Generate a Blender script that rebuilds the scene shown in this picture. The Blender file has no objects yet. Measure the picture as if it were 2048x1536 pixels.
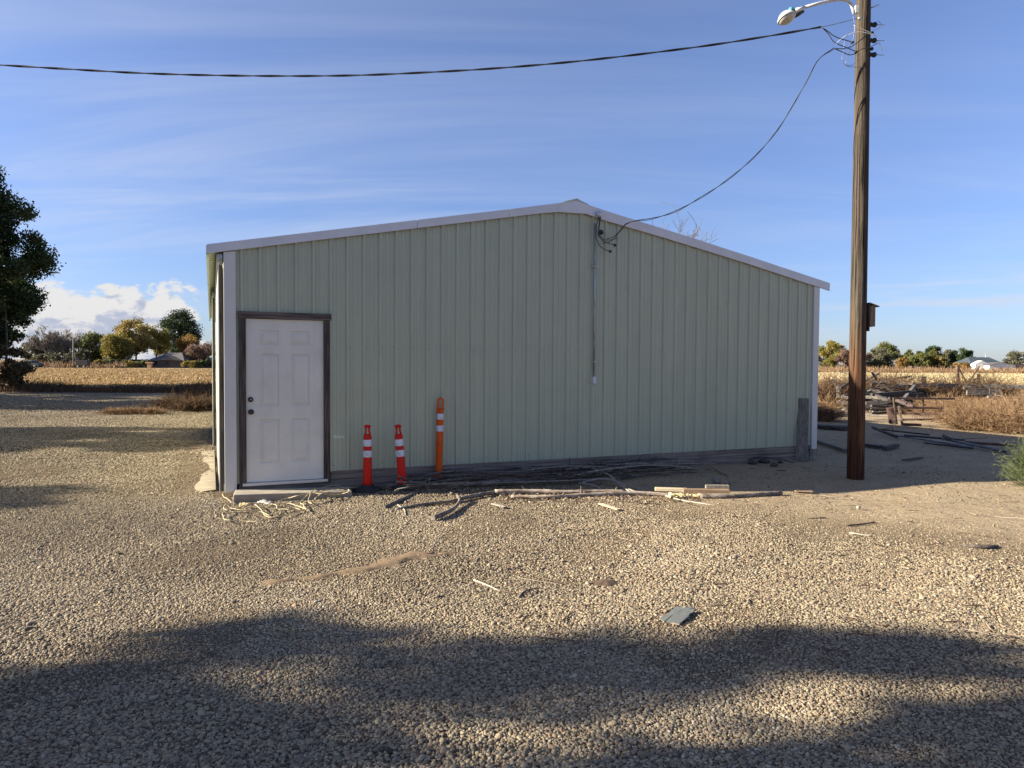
import bpy, math, random
import numpy as np
from mathutils import Vector, Matrix

# ------------------------------------------------------------------ camera, world, sun
sc = bpy.context.scene
COL = sc.collection
FPX = 1410.0; CAM_H = 1.65
PITCH = -math.atan(44 / 1410.0); ROLL = math.radians(0.35)
cam_d = bpy.data.cameras.new('camera'); cam = bpy.data.objects.new('camera', cam_d); COL.objects.link(cam)
cam_d.sensor_width = 36.0; cam_d.lens = 36.0 * FPX / 2048.0
cam_d.clip_start = 0.05; cam_d.clip_end = 20000
CR = Matrix.Rotation(math.pi / 2 + PITCH, 4, 'X') @ Matrix.Rotation(ROLL, 4, 'Z')
cam.matrix_world = Matrix.Translation((0, 0, CAM_H)) @ CR
sc.camera = cam
sc.render.resolution_x = 1024; sc.render.resolution_y = 768
sc.render.engine = 'CYCLES'
sc.view_settings.view_transform = 'Standard'; sc.view_settings.look = 'None'
sc.view_settings.gamma = 1.0; sc.view_settings.use_curve_mapping = False
sc.view_settings.exposure = 1.7

SUN_EL = math.radians(21.5); SUN_TRAVEL = math.radians(5)
sun_dir = Vector((-math.cos(SUN_TRAVEL) * math.cos(SUN_EL), -math.sin(SUN_TRAVEL) * math.cos(SUN_EL), math.sin(SUN_EL)))
sun_d = bpy.data.lights.new('sun', 'SUN'); sun_d.energy = 5.0; sun_d.angle = math.radians(0.5)
sun_d.color = (1.0, 0.92, 0.76)
sun = bpy.data.objects.new('sun', sun_d); COL.objects.link(sun)
sun.rotation_euler = sun_dir.to_track_quat('Z', 'Y').to_euler()
sun.location = (-20, -3, 12)

W = bpy.data.worlds.new('World'); sc.world = W; W.use_nodes = True
nt = W.node_tree; nt.nodes.clear()
def N(t, **k):
    n = nt.nodes.new(t)
    for a, b in k.items(): setattr(n, a, b)
    return n
def math_n(op, a, b=None, c=None, clamp=False):
    n = N('ShaderNodeMath', operation=op); n.use_clamp = clamp
    for i, v in enumerate((a, b, c)):
        if v is None: continue
        if isinstance(v, (int, float)): n.inputs[i].default_value = v
        else: nt.links.new(v, n.inputs[i])
    return n.outputs[0]
def mrange(v, a, b, c=0.0, d=1.0, smooth=True):
    n = N('ShaderNodeMapRange'); n.interpolation_type = 'SMOOTHSTEP' if smooth else 'LINEAR'
    nt.links.new(v, n.inputs[0])
    for i, x in enumerate((a, b, c, d)): n.inputs[i + 1].default_value = x
    return n.outputs[0]
sky = N('ShaderNodeTexSky'); sky.sky_type = 'NISHITA'; sky.sun_disc = False
sky.sun_elevation = SUN_EL; sky.sun_rotation = math.atan2(sun_dir.x, sun_dir.y)
sky.altitude = 700; sky.air_density = 1.0; sky.dust_density = 0.7; sky.ozone_density = 2.2
tc = N('ShaderNodeTexCoord'); sep = N('ShaderNodeSeparateXYZ'); nt.links.new(tc.outputs['Generated'], sep.inputs[0])
X, Y, Z = sep.outputs
az = math_n('ARCTAN2', X, Y); el = math_n('ARCSINE', Z)
def comb(a, b, c=0.0):
    n = N('ShaderNodeCombineXYZ')
    for i, v in enumerate((a, b, c)):
        if isinstance(v, (int, float)): n.inputs[i].default_value = v
        else: nt.links.new(v, n.inputs[i])
    return n.outputs[0]
def noise(vec, scale, detail=6, rough=0.55, dist=0.0):
    n = N('ShaderNodeTexNoise'); n.inputs['Scale'].default_value = scale; n.inputs['Detail'].default_value = detail
    n.inputs['Roughness'].default_value = rough; n.inputs['Distortion'].default_value = dist
    nt.links.new(vec, n.inputs['Vector']); return n.outputs['Fac']
# thin high cirrus, streaked on a flat layer far above
zc = math_n('ADD', math_n('MAXIMUM', Z, 0.0), 0.10)
px_ = math_n('DIVIDE', X, zc); py_ = math_n('DIVIDE', Y, zc)
c1 = noise(comb(math_n('MULTIPLY', math_n('ADD', px_, math_n('MULTIPLY', py_, 0.35)), 0.35), math_n('MULTIPLY', py_, 1.3)), 1.0, 5, 0.62, 0.6)
c2 = noise(comb(math_n('MULTIPLY', px_, 0.25), math_n('MULTIPLY', py_, 0.35), 3.1), 1.0, 1, 0.5)
cir = math_n('MULTIPLY', mrange(c1, 0.36, 0.74), mrange(c2, 0.30, 0.56))
left_more = mrange(az, 0.75, -0.6, 0.40, 1.0)
cir = math_n('MULTIPLY', math_n('MULTIPLY', cir, left_more), 0.46)
# low streaks near the right horizon
c3 = noise(comb(math_n('MULTIPLY', az, 3.5), math_n('MULTIPLY', el, 38.0), 7.7), 1.0, 3, 0.6, 0.0)
low = math_n('MULTIPLY', mrange(c3, 0.50, 0.70), math_n('MULTIPLY', mrange(el, 0.015, 0.045), mrange(el, 0.13, 0.085)))
low = math_n('MULTIPLY', math_n('MULTIPLY', low, mrange(az, 0.2, 0.42)), 0.55)
# cumulus bank low on the left
def cum_density(off_a, off_e):
    a2 = math_n('ADD', az, off_a); e2 = math_n('ADD', el, off_e)
    v = comb(math_n('MULTIPLY', a2, 17.0), math_n('MULTIPLY', e2, 27.0), 1.7)
    n1 = noise(v, 1.0, 5, 0.60, 0.0)
    b1 = math_n('ADD', mrange(e2, 0.0, 0.10, 0.22, 0.02, False), mrange(e2, 0.088, 0.125, 0.0, -0.40))
    m = math_n('MULTIPLY', mrange(az, -0.46, -0.36), -0.42)
    m2 = math_n('MULTIPLY', mrange(az, -0.80, -0.66), 0.0)
    # gap dip in the bank towards its left
    g = math_n('MULTIPLY', mrange(math_n('ABSOLUTE', math_n('ADD', az, 0.545)), 0.0, 0.03, 1.0, 0.0), mrange(e2, 0.05, 0.08, 0.0, -0.10))
    s = math_n('ADD', math_n('ADD', math_n('ADD', n1, b1), math_n('ADD', m, m2)), g)
    return s
d0 = cum_density(0.0, 0.0); d1 = cum_density(-0.010, 0.012)
cum = mrange(d0, 0.47, 0.56)
lit = mrange(math_n('SUBTRACT', d0, d1), -0.07, 0.06)
lit = math_n('MULTIPLY', lit, mrange(el, 0.0, 0.07, 0.72, 1.0))
mixc = N('ShaderNodeMix', data_type='RGBA'); nt.links.new(lit, mixc.inputs[0])
mixc.inputs[6].default_value = (2.7, 2.95, 3.7, 1); mixc.inputs[7].default_value = (4.7, 4.6, 4.55, 1)
hs = N('ShaderNodeHueSaturation'); hs.inputs['Saturation'].default_value = 1.0; hs.inputs['Value'].default_value = 1.0
nt.links.new(sky.outputs[0], hs.inputs['Color'])
def mixw(f, a, b):
    n = N('ShaderNodeMix', data_type='RGBA'); nt.links.new(f, n.inputs[0]); nt.links.new(a, n.inputs[6])
    if isinstance(b, tuple): n.inputs[7].default_value = b
    else: nt.links.new(b, n.inputs[7])
    return n.outputs[2]
tn = N('ShaderNodeMix', data_type='RGBA'); nt.links.new(mrange(el, 0.0, 0.34, 0.0, 1.0, False), tn.inputs[0]); tn.inputs[6].default_value = (0.56, 0.63, 0.90, 1); tn.inputs[7].default_value = (0.93, 0.90, 1.10, 1)
tm = N('ShaderNodeMix', data_type='RGBA', blend_type='MULTIPLY'); tm.inputs[0].default_value = 1.0; nt.links.new(hs.outputs[0], tm.inputs[6]); nt.links.new(tn.outputs[2], tm.inputs[7])
s1 = mixw(cir, tm.outputs[2], (3.9, 4.2, 4.9, 1))
s2 = mixw(low, s1, (3.9, 4.05, 4.6, 1))
s3 = mixw(math_n('MULTIPLY', cum, 0.96), s2, mixc.outputs[2])
bg = N('ShaderNodeBackground'); bg.inputs['Strength'].default_value = 0.055
nt.links.new(s3, bg.inputs[0]); out = N('ShaderNodeOutputWorld'); nt.links.new(bg.outputs[0], out.inputs[0])

# ------------------------------------------------------------------ helpers
rng = np.random.default_rng(7); random.seed(7)
R3 = np.array(CR.to_3x3())
def ray(px, py): return R3 @ np.array([(px - 1024) / FPX, -(py - 768) / FPX, -1.0])
C0 = np.array([0, 0, CAM_H])
def gp(px, py, z=0.0):            # point of the ground seen at a photo pixel
    d = ray(px, py); return C0 + d * ((z - CAM_H) / d[2])
def dp(px, py, Yd):               # point at distance Yd seen at a photo pixel
    d = ray(px, py); return C0 + d * (Yd / d[1])

def tag(o, label=None, cat=None, group=None, kind=None):
    for k, v in (('label', label), ('category', cat), ('group', group), ('kind', kind)):
        if v: o[k] = v
    return o
def empty(name, loc=(0, 0, 0), rz=0.0):
    o = bpy.data.objects.new(name, None); COL.objects.link(o); o.location = loc; o.rotation_euler = (0, 0, rz)
    o.empty_display_size = 0.1; return o
def copy_tree(o, parent=None):
    c = o.copy(); COL.objects.link(c); c.parent = parent
    for ch in list(o.children): copy_tree(ch, c)
    return c

class MB:
    def __init__(s): s.v = []; s.f = []; s.sm = []
    def add(s, vs, fs, smooth=False):
        b = len(s.v); s.v += [tuple(map(float, v)) for v in vs]; s.f += [tuple(i + b for i in f) for f in fs]; s.sm += [smooth] * len(fs); return s
    def box(s, x0, x1, y0, y1, z0, z1):
        return s.add([(x0,y0,z0),(x1,y0,z0),(x1,y1,z0),(x0,y1,z0),(x0,y0,z1),(x1,y0,z1),(x1,y1,z1),(x0,y1,z1)],
                     [(0,3,2,1),(4,5,6,7),(0,1,5,4),(1,2,6,5),(2,3,7,6),(3,0,4,7)])
    def prism(s, poly, y0, y1):   # polygon in (x,z), extruded in y
        n = len(poly); vs = [(x, y0, z) for x, z in poly] + [(x, y1, z) for x, z in poly]
        fs = [tuple(range(n)), tuple(range(2 * n - 1, n - 1, -1))] + [(i, i + n, (i + 1) % n + n, (i + 1) % n) for i in range(n)]
        return s.add(vs, fs)
    def tube(s, pts, r, n=8, cap=True, smooth=True):
        P = [Vector(p) for p in pts]; rr = r if hasattr(r, '__len__') else [r] * len(P); base = len(s.v); vs = []; fs = []
        up = None
        for i, p in enumerate(P):
            t = (P[min(i + 1, len(P) - 1)] - P[max(i - 1, 0)]).normalized()
            if up is None: up = Vector((0, 0, 1)) if abs(t.z) < 0.9 else Vector((1, 0, 0))
            a = t.cross(up); a = a.normalized() if a.length > 1e-6 else Vector((1, 0, 0)); b = a.cross(t).normalized(); up = b
            for k in range(n):
                q = 2 * math.pi * k / n; vs.append(p + (a * math.cos(q) + b * math.sin(q)) * rr[i])
        for i in range(len(P) - 1):
            for k in range(n):
                fs.append((i * n + k, i * n + (k + 1) % n, (i + 1) * n + (k + 1) % n, (i + 1) * n + k))
        s.add(vs, fs, smooth)
        if cap:
            s.f.append(tuple(base + k for k in range(n))[::-1]); s.sm.append(False)
            s.f.append(tuple(base + (len(P) - 1) * n + k for k in range(n))); s.sm.append(False)
        return s
    def lathe(s, prof, n=20, M=None, smooth=True):
        vs = []; fs = []
        for r, z in prof:
            for k in range(n):
                q = 2 * math.pi * k / n; v = Vector((r * math.cos(q), r * math.sin(q), z)); vs.append(M @ v if M else v)
        for i in range(len(prof) - 1):
            for k in range(n): fs.append((i * n + k, i * n + (k + 1) % n, (i + 1) * n + (k + 1) % n, (i + 1) * n + k))
        base = len(s.v); s.add(vs, fs, smooth)
        s.f.append(tuple(base + k for k in range(n))[::-1]); s.sm.append(False)
        s.f.append(tuple(base + (len(prof) - 1) * n + k for k in range(n))); s.sm.append(False)
        return s
    def beam(s, a, b, w, h, roll=0.0):   # squared timber from a to b
        a = Vector(a); b = Vector(b); t = (b - a).normalized(); sx = t.cross(Vector((0, 0, 1)))
        sx = sx.normalized() if sx.length > 1e-4 else Vector((1, 0, 0)); sz = sx.cross(t)
        c, q = math.cos(roll), math.sin(roll); sx, sz = sx * c + sz * q, sz * c - sx * q
        vs = []
        for p in (a, b):
            for i, j in ((-1, -1), (1, -1), (1, 1), (-1, 1)): vs.append(p + sx * (i * w / 2) + sz * (j * h / 2))
        return s.add(vs, [(3, 2, 1, 0), (4, 5, 6, 7), (0, 1, 5, 4), (1, 2, 6, 5), (2, 3, 7, 6), (3, 0, 4, 7)])
    def build(s, name, mat, parent=None, bevel=0.0, origin=None):
        me = bpy.data.meshes.new(name)
        off = Vector(origin) if origin is not None else Vector((0, 0, 0))
        me.from_pydata([tuple(Vector(v) - off) for v in s.v], [], s.f); me.polygons.foreach_set('use_smooth', s.sm)
        me.update(); me.materials.append(mat)
        o = bpy.data.objects.new(name, me); COL.objects.link(o); o.location = off
        if parent: o.parent = parent
        if bevel:
            m = o.modifiers.new('bevel', 'BEVEL'); m.width = bevel; m.segments = 2; m.limit_method = 'ANGLE'
        return o

def np_mesh(name, V, F, mat, parent=None, tint=None, smooth=False):
    V = np.ascontiguousarray(V, dtype=np.float32); F = np.ascontiguousarray(F, dtype=np.int32); k = F.shape[1]
    me = bpy.data.meshes.new(name); me.vertices.add(len(V)); me.vertices.foreach_set('co', V.ravel())
    me.loops.add(F.size); me.loops.foreach_set('vertex_index', F.ravel())
    me.polygons.add(len(F)); me.polygons.foreach_set('loop_start', np.arange(0, F.size, k, dtype=np.int32))
    if smooth: me.polygons.foreach_set('use_smooth', np.ones(len(F), dtype=bool))
    me.update(calc_edges=True)
    if tint is not None:
        a = me.attributes.new('tint', 'FLOAT', 'FACE'); a.data.foreach_set('value', np.ascontiguousarray(tint, dtype=np.float32))
    me.materials.append(mat); o = bpy.data.objects.new(name, me); COL.objects.link(o)
    if parent: o.parent = parent
    return o
def strands(P, Rr, sides=3):          # many thin tapered tubes at once: P (N,K,3), Rr (N,K)
    Nn, K, _ = P.shape; T = np.gradient(P, axis=1); T /= (np.linalg.norm(T, axis=2, keepdims=True) + 1e-9)
    ref = np.tile(np.array([0.31, 0.17, 0.93]), (Nn, K, 1)); A = np.cross(T, ref); A /= (np.linalg.norm(A, axis=2, keepdims=True) + 1e-9); B = np.cross(T, A)
    q = np.arange(sides) * 2 * math.pi / sides
    V = P[:, :, None, :] + Rr[:, :, None, None] * (A[:, :, None, :] * np.cos(q)[None, None, :, None] + B[:, :, None, :] * np.sin(q)[None, None, :, None])
    V = V.reshape(-1, 3)
    n, k, s_ = np.meshgrid(np.arange(Nn), np.arange(K - 1), np.arange(sides), indexing='ij'); b = (n * K + k) * sides
    s2_ = (s_ + 1) % sides
    F = np.stack([b + s_, b + s2_, b + sides + s2_, b + sides + s_], -1).reshape(-1, 4)
    return V, F
def leaf_quads(P, size, r, asp=0.6, flat=0.0):
    n = len(P); a = r.normal(size=(n, 3)); a[:, 2] *= (1 - flat * 0.6); a /= np.linalg.norm(a, axis=1, keepdims=True)
    b = np.cross(a, r.normal(size=(n, 3))); b /= np.linalg.norm(b, axis=1, keepdims=True)
    s = (size * r.uniform(0.6, 1.35, n))[:, None]
    V = np.stack([P - a * s * .5, P + b * s * asp * .5, P + a * s * .5, P - b * s * asp * .5], 1).reshape(-1, 3)
    F = np.arange(4 * n).reshape(-1, 4); return V, F

# ------------------------------------------------------------------ materials
def new_mat(name):
    m = bpy.data.materials.new(name); m.use_nodes = True; t = m.node_tree; b = t.nodes['Principled BSDF']; return m, t, b
def mat(name, c1, c2=None, rough=0.6, scale=(8, 8, 8), detail=5, lo=0.35, hi=0.65, metal=0.0, bump=0.0, bscale=None, bdist=0.01, spec=0.5, coords='Object', c3=None, c3scale=2.0, c3amt=0.5, transl=0.0):
    m, t, b = new_mat(name); L = t.links.new
    b.inputs['Roughness'].default_value = rough; b.inputs['Metallic'].default_value = metal
    b.inputs['Specular IOR Level'].default_value = spec
    co = t.nodes.new('ShaderNodeTexCoord'); mp = t.nodes.new('ShaderNodeMapping'); mp.inputs['Scale'].default_value = scale
    L(co.outputs[coords], mp.inputs[0])
    col = None
    if c2 is None:
        b.inputs['Base Color'].default_value = (*c1, 1)
    else:
        n = t.nodes.new('ShaderNodeTexNoise'); n.inputs['Scale'].default_value = 1.0; n.inputs['Detail'].default_value = detail; n.inputs['Roughness'].default_value = 0.6
        L(mp.outputs[0], n.inputs['Vector']); r = t.nodes.new('ShaderNodeMapRange'); r.inputs[1].default_value = lo; r.inputs[2].default_value = hi
        L(n.outputs[0], r.inputs[0]); x = t.nodes.new('ShaderNodeMix'); x.data_type = 'RGBA'; L(r.outputs[0], x.inputs[0])
        x.inputs[6].default_value = (*c1, 1); x.inputs[7].default_value = (*c2, 1); col = x.outputs[2]
        if c3:
            n3 = t.nodes.new('ShaderNodeTexNoise'); n3.inputs['Scale'].default_value = c3scale; n3.inputs['Detail'].default_value = 6
            L(co.outputs[coords], n3.inputs['Vector']); r3 = t.nodes.new('ShaderNodeMapRange'); r3.inputs[1].default_value = 0.5; r3.inputs[2].default_value = 0.7; r3.inputs[4].default_value = c3amt
            L(n3.outputs[0], r3.inputs[0]); x3 = t.nodes.new('ShaderNodeMix'); x3.data_type = 'RGBA'; L(r3.outputs[0], x3.inputs[0]); L(col, x3.inputs[6]); x3.inputs[7].default_value = (*c3, 1); col = x3.outputs[2]
        L(col, b.inputs['Base Color'])
    if bump:
        mb = t.nodes.new('ShaderNodeMapping'); mb.inputs['Scale'].default_value = bscale or scale; L(co.outputs[coords], mb.inputs[0])
        nb = t.nodes.new('ShaderNodeTexNoise'); nb.inputs['Scale'].default_value = 1.0; nb.inputs['Detail'].default_value = 6; L(mb.outputs[0], nb.inputs['Vector'])
        bp = t.nodes.new('ShaderNodeBump'); bp.inputs['Strength'].default_value = bump; bp.inputs['Distance'].default_value = bdist
        L(nb.outputs[0], bp.inputs['Height']); L(bp.outputs[0], b.inputs['Normal'])
    return m
def wood(name, c1, c2, axis='Z', rough=0.85, fine=70, bump=0.7, c3=None, bdist=0.006):
    s = [fine, fine, fine]; s['XYZ'.index(axis)] = fine * 0.035
    return mat(name, c1, c2, rough, tuple(s), 6, 0.36, 0.64, bump=bump, bdist=bdist, spec=0.2, c3=c3, c3scale=1.6)
def leafmat(name, stops, transl=0.35, rough=0.6, spec=0.2):
    m, t, b = new_mat(name); L = t.links.new
    at = t.nodes.new('ShaderNodeAttribute'); at.attribute_name = 'tint'; cr = t.nodes.new('ShaderNodeValToRGB'); L(at.outputs['Fac'], cr.inputs[0])
    e = cr.color_ramp.elements
    while len(e) < len(stops): e.new(0.5)
    for i, (p, c) in enumerate(stops): e[i].position = p; e[i].color = (*c, 1)
    L(cr.outputs[0], b.inputs['Base Color']); b.inputs['Roughness'].default_value = rough; b.inputs['Specular IOR Level'].default_value = spec
    if transl > 0:
        tr = t.nodes.new('ShaderNodeBsdfTranslucent'); L(cr.outputs[0], tr.inputs[0]); mx = t.nodes.new('ShaderNodeMixShader'); mx.inputs[0].default_value = transl
        o = [n for n in t.nodes if n.type == 'OUTPUT_MATERIAL'][0]; L(b.outputs[0], mx.inputs[1]); L(tr.outputs[0], mx.inputs[2]); L(mx.outputs[0], o.inputs[0])
    return m

M = {}
M['siding'] = mat('sage_siding', (0.385, 0.405, 0.295), (0.42, 0.44, 0.32), 0.40, (7, 7, 0.35), 5, bump=0.5, bscale=(4.2, 4.2, 0.8), bdist=0.02, c3=(0.34, 0.36, 0.275), c3scale=3.0, c3amt=0.35)
M['trim'] = mat('white_trim', (0.58, 0.575, 0.60), (0.64, 0.635, 0.655), 0.4, (3, 3, 3), bump=0.12, bscale=(4, 4, 2), bdist=0.006)
M['door'] = mat('door_paint', (0.63, 0.60, 0.53), (0.69, 0.66, 0.58), 0.45, (3, 3, 1.2), c3=(0.52, 0.49, 0.42), c3scale=5, c3amt=.35)
M['corner'] = mat('corner_trim_paint', (0.56, 0.54, 0.51), (0.62, 0.60, 0.56), 0.4, (3, 3, 1.5), bump=0.12, bscale=(4, 4, 2), bdist=0.006)
M['galv'] = mat('galvanised', (0.25, 0.27, 0.27), (0.5, 0.52, 0.52), 0.45, (30, 30, 6), metal=0.6)
M['alum'] = mat('aluminium_sill', (0.45, 0.47, 0.52), (0.55, 0.57, 0.62), 0.35, (5, 30, 30), metal=0.7)
M['dark'] = mat('dark_metal', (0.03, 0.027, 0.025), (0.06, 0.05, 0.045), 0.4, (30, 30, 30), metal=0.5)
M['black'] = mat('black_rubber', (0.012, 0.012, 0.013), (0.03, 0.03, 0.03), 0.7, (20, 20, 20))
M['frame'] = wood('weathered_frame', (0.03, 0.024, 0.02), (0.13, 0.105, 0.09), 'Z', c3=(0.015, 0.012, 0.012))
M['frame_x'] = wood('weathered_header', (0.05, 0.04, 0.035), (0.20, 0.16, 0.14), 'X', c3=(0.02, 0.016, 0.016))
M['skirt'] = wood('skirt_board', (0.13, 0.10, 0.085), (0.30, 0.245, 0.20), 'X', fine=36, c3=(0.07, 0.055, 0.05))
M['grey_x'] = wood('grey_timber_x', (0.10, 0.085, 0.07), (0.30, 0.27, 0.235), 'X', fine=40, c3=(0.06, 0.05, 0.045))
M['grey'] = mat('grey_timber', (0.07, 0.058, 0.048), (0.24, 0.21, 0.175), 0.9, (14, 14, 30), bump=0.6, bdist=0.01, c3=(0.05, 0.04, 0.035))
M['charred'] = mat('dark_timber', (0.025, 0.02, 0.018), (0.09, 0.075, 0.065), 0.9, (10, 10, 20), bump=0.6, bdist=0.01)
M['bark'] = mat('stick_bark', (0.075, 0.055, 0.042), (0.24, 0.20, 0.16), 0.9, (22, 22, 30), bump=0.8, bscale=(60, 60, 60), bdist=0.004, c3=(0.34, 0.30, 0.25), c3scale=6)
M['bark_dark'] = mat('dark_bark', (0.035, 0.026, 0.02), (0.13, 0.10, 0.08), 0.9, (22, 22, 30), bump=0.8, bscale=(60, 60, 60), bdist=0.004)
M['log'] = mat('peeled_log', (0.20, 0.14, 0.09), (0.46, 0.38, 0.30), 0.85, (5, 40, 40), bump=0.8, bscale=(20, 60, 60), bdist=0.005, c3=(0.10, 0.06, 0.035), c3scale=5, c3amt=0.8)
M['bleached'] = mat('bleached_stick', (0.26, 0.22, 0.165), (0.44, 0.39, 0.31), 0.8, (30, 30, 30), bump=0.4)
M['trunk'] = mat('tree_trunk', (0.035, 0.027, 0.02), (0.13, 0.10, 0.075), 0.95, (3, 3, 1.5), bump=0.8, bdist=0.05)
M['concrete'] = mat('concrete', (0.28, 0.235, 0.17), (0.38, 0.32, 0.24), 0.9, (9, 9, 9), bump=0.5, bscale=(60, 60, 60), bdist=0.004, c3=(0.24, 0.20, 0.15), c3scale=3)
M['red'] = mat('red_orange_plastic', (0.62, 0.016, 0.006), (0.54, 0.014, 0.006), 0.55, (6, 6, 6), c3=(0.26, 0.045, 0.03), c3scale=9, c3amt=0.6, spec=.2)
M['orange'] = mat('orange_plastic', (0.72, 0.10, 0.004), (0.64, 0.08, 0.004), 0.55, (6, 6, 6), c3=(0.36, 0.11, 0.04), c3scale=9, c3amt=0.6, spec=.2)
M['band'] = mat('reflective_band', (0.50, 0.53, 0.60), (0.66, 0.69, 0.74), 0.35, (25, 25, 25), c3=(0.30, 0.28, 0.27), c3scale=14, c3amt=.5)
M['cable'] = mat('cable_black', (0.012, 0.012, 0.014), (0.025, 0.025, 0.03), 0.5, (10, 10, 10))
M['cable_grey'] = mat('bare_wire', (0.10, 0.10, 0.12), (0.2, 0.2, 0.22), 0.4, (10, 10, 10), metal=0.5)
M['cable_white'] = mat('white_wire', (0.7, 0.7, 0.68), (0.6, 0.6, 0.58), 0.5, (10, 10, 10))
M['lampwhite'] = mat('lamp_housing', (0.62, 0.62, 0.60), (0.5, 0.5, 0.48), 0.4, (12, 12, 12))
M['teal'] = mat('teal_sensor', (0.05, 0.22, 0.26), (0.08, 0.30, 0.34), 0.3, (12, 12, 12))
M['rope'] = mat('rope_fibre', (0.46, 0.38, 0.23), (0.32, 0.26, 0.15), 0.9, (60, 60, 60), bump=0.8, bscale=(150, 150, 150), bdist=0.003)
M['rust'] = mat('rusted_iron', (0.05, 0.028, 0.022), (0.13, 0.065, 0.045), 0.85, (12, 12, 12), bump=0.6)
M['pale_wood'] = wood('pale_wood', (0.62, 0.50, 0.33), (0.45, 0.35, 0.22), 'X', fine=60, bump=0.3)
M['brown_wood'] = wood('brown_wood', (0.20, 0.13, 0.08), (0.32, 0.22, 0.14), 'X', fine=60, bump=0.3)
M['foam'] = mat('crumbling_foam', (0.72, 0.58, 0.30), (0.55, 0.40, 0.18), 0.9, (30, 30, 30), bump=1.0, bdist=0.02)
M['shingle'] = mat('slate_scrap', (0.12, 0.125, 0.115), (0.155, 0.16, 0.145), 0.7, (40, 40, 40), bump=0.4, bscale=(300, 300, 300), bdist=0.001)
M['soffit'] = mat('roof_underside', (0.34, 0.38, 0.31), (0.40, 0.44, 0.36), 0.5, (3, 3, 3))
M['rock'] = mat('rock', (0.13, 0.11, 0.09), (0.32, 0.28, 0.23), 0.9, (9, 9, 9), bump=0.8, bdist=0.02)

# utility pole: grey weathered above, red-brown where less weathered below
def pole_mat():
    m, t, b = new_mat('pole_timber'); L = t.links.new
    co = t.nodes.new('ShaderNodeTexCoord'); mp = t.nodes.new('ShaderNodeMapping'); mp.inputs['Scale'].default_value = (26, 26, 0.55); L(co.outputs['Object'], mp.inputs[0])
    n = t.nodes.new('ShaderNodeTexNoise'); n.inputs['Scale'].default_value = 1; n.inputs['Detail'].default_value = 7; n.inputs['Roughness'].default_value = 0.65; L(mp.outputs[0], n.inputs['Vector'])
    r = t.nodes.new('ShaderNodeMapRange'); r.inputs[1].default_value = .36; r.inputs[2].default_value = .64; L(n.outputs[0], r.inputs[0])
    def mix(f, a, b_):
        x = t.nodes.new('ShaderNodeMix'); x.data_type = 'RGBA'
        L(f, x.inputs[0])
        for i, c in ((6, a), (7, b_)):
            if isinstance(c, tuple): x.inputs[i].default_value = (*c, 1)
            else: L(c, x.inputs[i])
        return x.outputs[2]
    up = mix(r.outputs[0], (0.035, 0.027, 0.02), (0.105, 0.083, 0.062)); lo = mix(r.outputs[0], (0.045, 0.020, 0.011), (0.14, 0.070, 0.037))
    sx = t.nodes.new('ShaderNodeSeparateXYZ'); L(co.outputs['Object'], sx.inputs[0])
    mp2 = t.nodes.new('ShaderNodeMapping'); mp2.inputs['Scale'].default_value = (14, 14, 0.8); L(co.outputs['Object'], mp2.inputs[0])
    n2 = t.nodes.new('ShaderNodeTexNoise'); n2.inputs['Scale'].default_value = 1; n2.inputs['Detail'].default_value = 4; L(mp2.outputs[0], n2.inputs['Vector'])
    ad = t.nodes.new('ShaderNodeMath'); ad.operation = 'MULTIPLY_ADD'; L(n2.outputs[0], ad.inputs[0]); ad.inputs[1].default_value = 1.6; L(sx.outputs[2], ad.inputs[2])
    h = t.nodes.new('ShaderNodeMapRange'); h.inputs[1].default_value = 2.3; h.inputs[2].default_value = 3.3; L(ad.outputs[0], h.inputs[0])
    c = mix(h.outputs[0], lo, up); hd = t.nodes.new('ShaderNodeMapRange'); hd.inputs[1].default_value = 0.25; hd.inputs[2].default_value = 1.5; L(ad.outputs[0], hd.inputs[0])
    c = mix(hd.outputs[0], (0.05, 0.014, 0.007), c)  # shade on the pole's foot painted in as a dark red-brown fade
    mp3 = t.nodes.new('ShaderNodeMapping'); mp3.inputs['Scale'].default_value = (60, 60, 0.9); L(co.outputs['Object'], mp3.inputs[0])
    n3 = t.nodes.new('ShaderNodeTexNoise'); n3.inputs['Scale'].default_value = 1; n3.inputs['Detail'].default_value = 3; L(mp3.outputs[0], n3.inputs['Vector'])
    k3 = t.nodes.new('ShaderNodeMapRange'); k3.inputs[1].default_value = .56; k3.inputs[2].default_value = .62; L(n3.outputs[0], k3.inputs[0])
    c = mix(k3.outputs[0], c, (0.012, 0.008, 0.006)); L(c, b.inputs['Base Color'])
    b.inputs['Roughness'].default_value = 0.85; b.inputs['Specular IOR Level'].default_value = 0.15
    bp = t.nodes.new('ShaderNodeBump'); bp.inputs['Strength'].default_value = 1.0; bp.inputs['Distance'].default_value = 0.03; L(n.outputs[0], bp.inputs['Height']); L(bp.outputs[0], b.inputs['Normal'])
    return m
M['pole'] = pole_mat()

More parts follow.
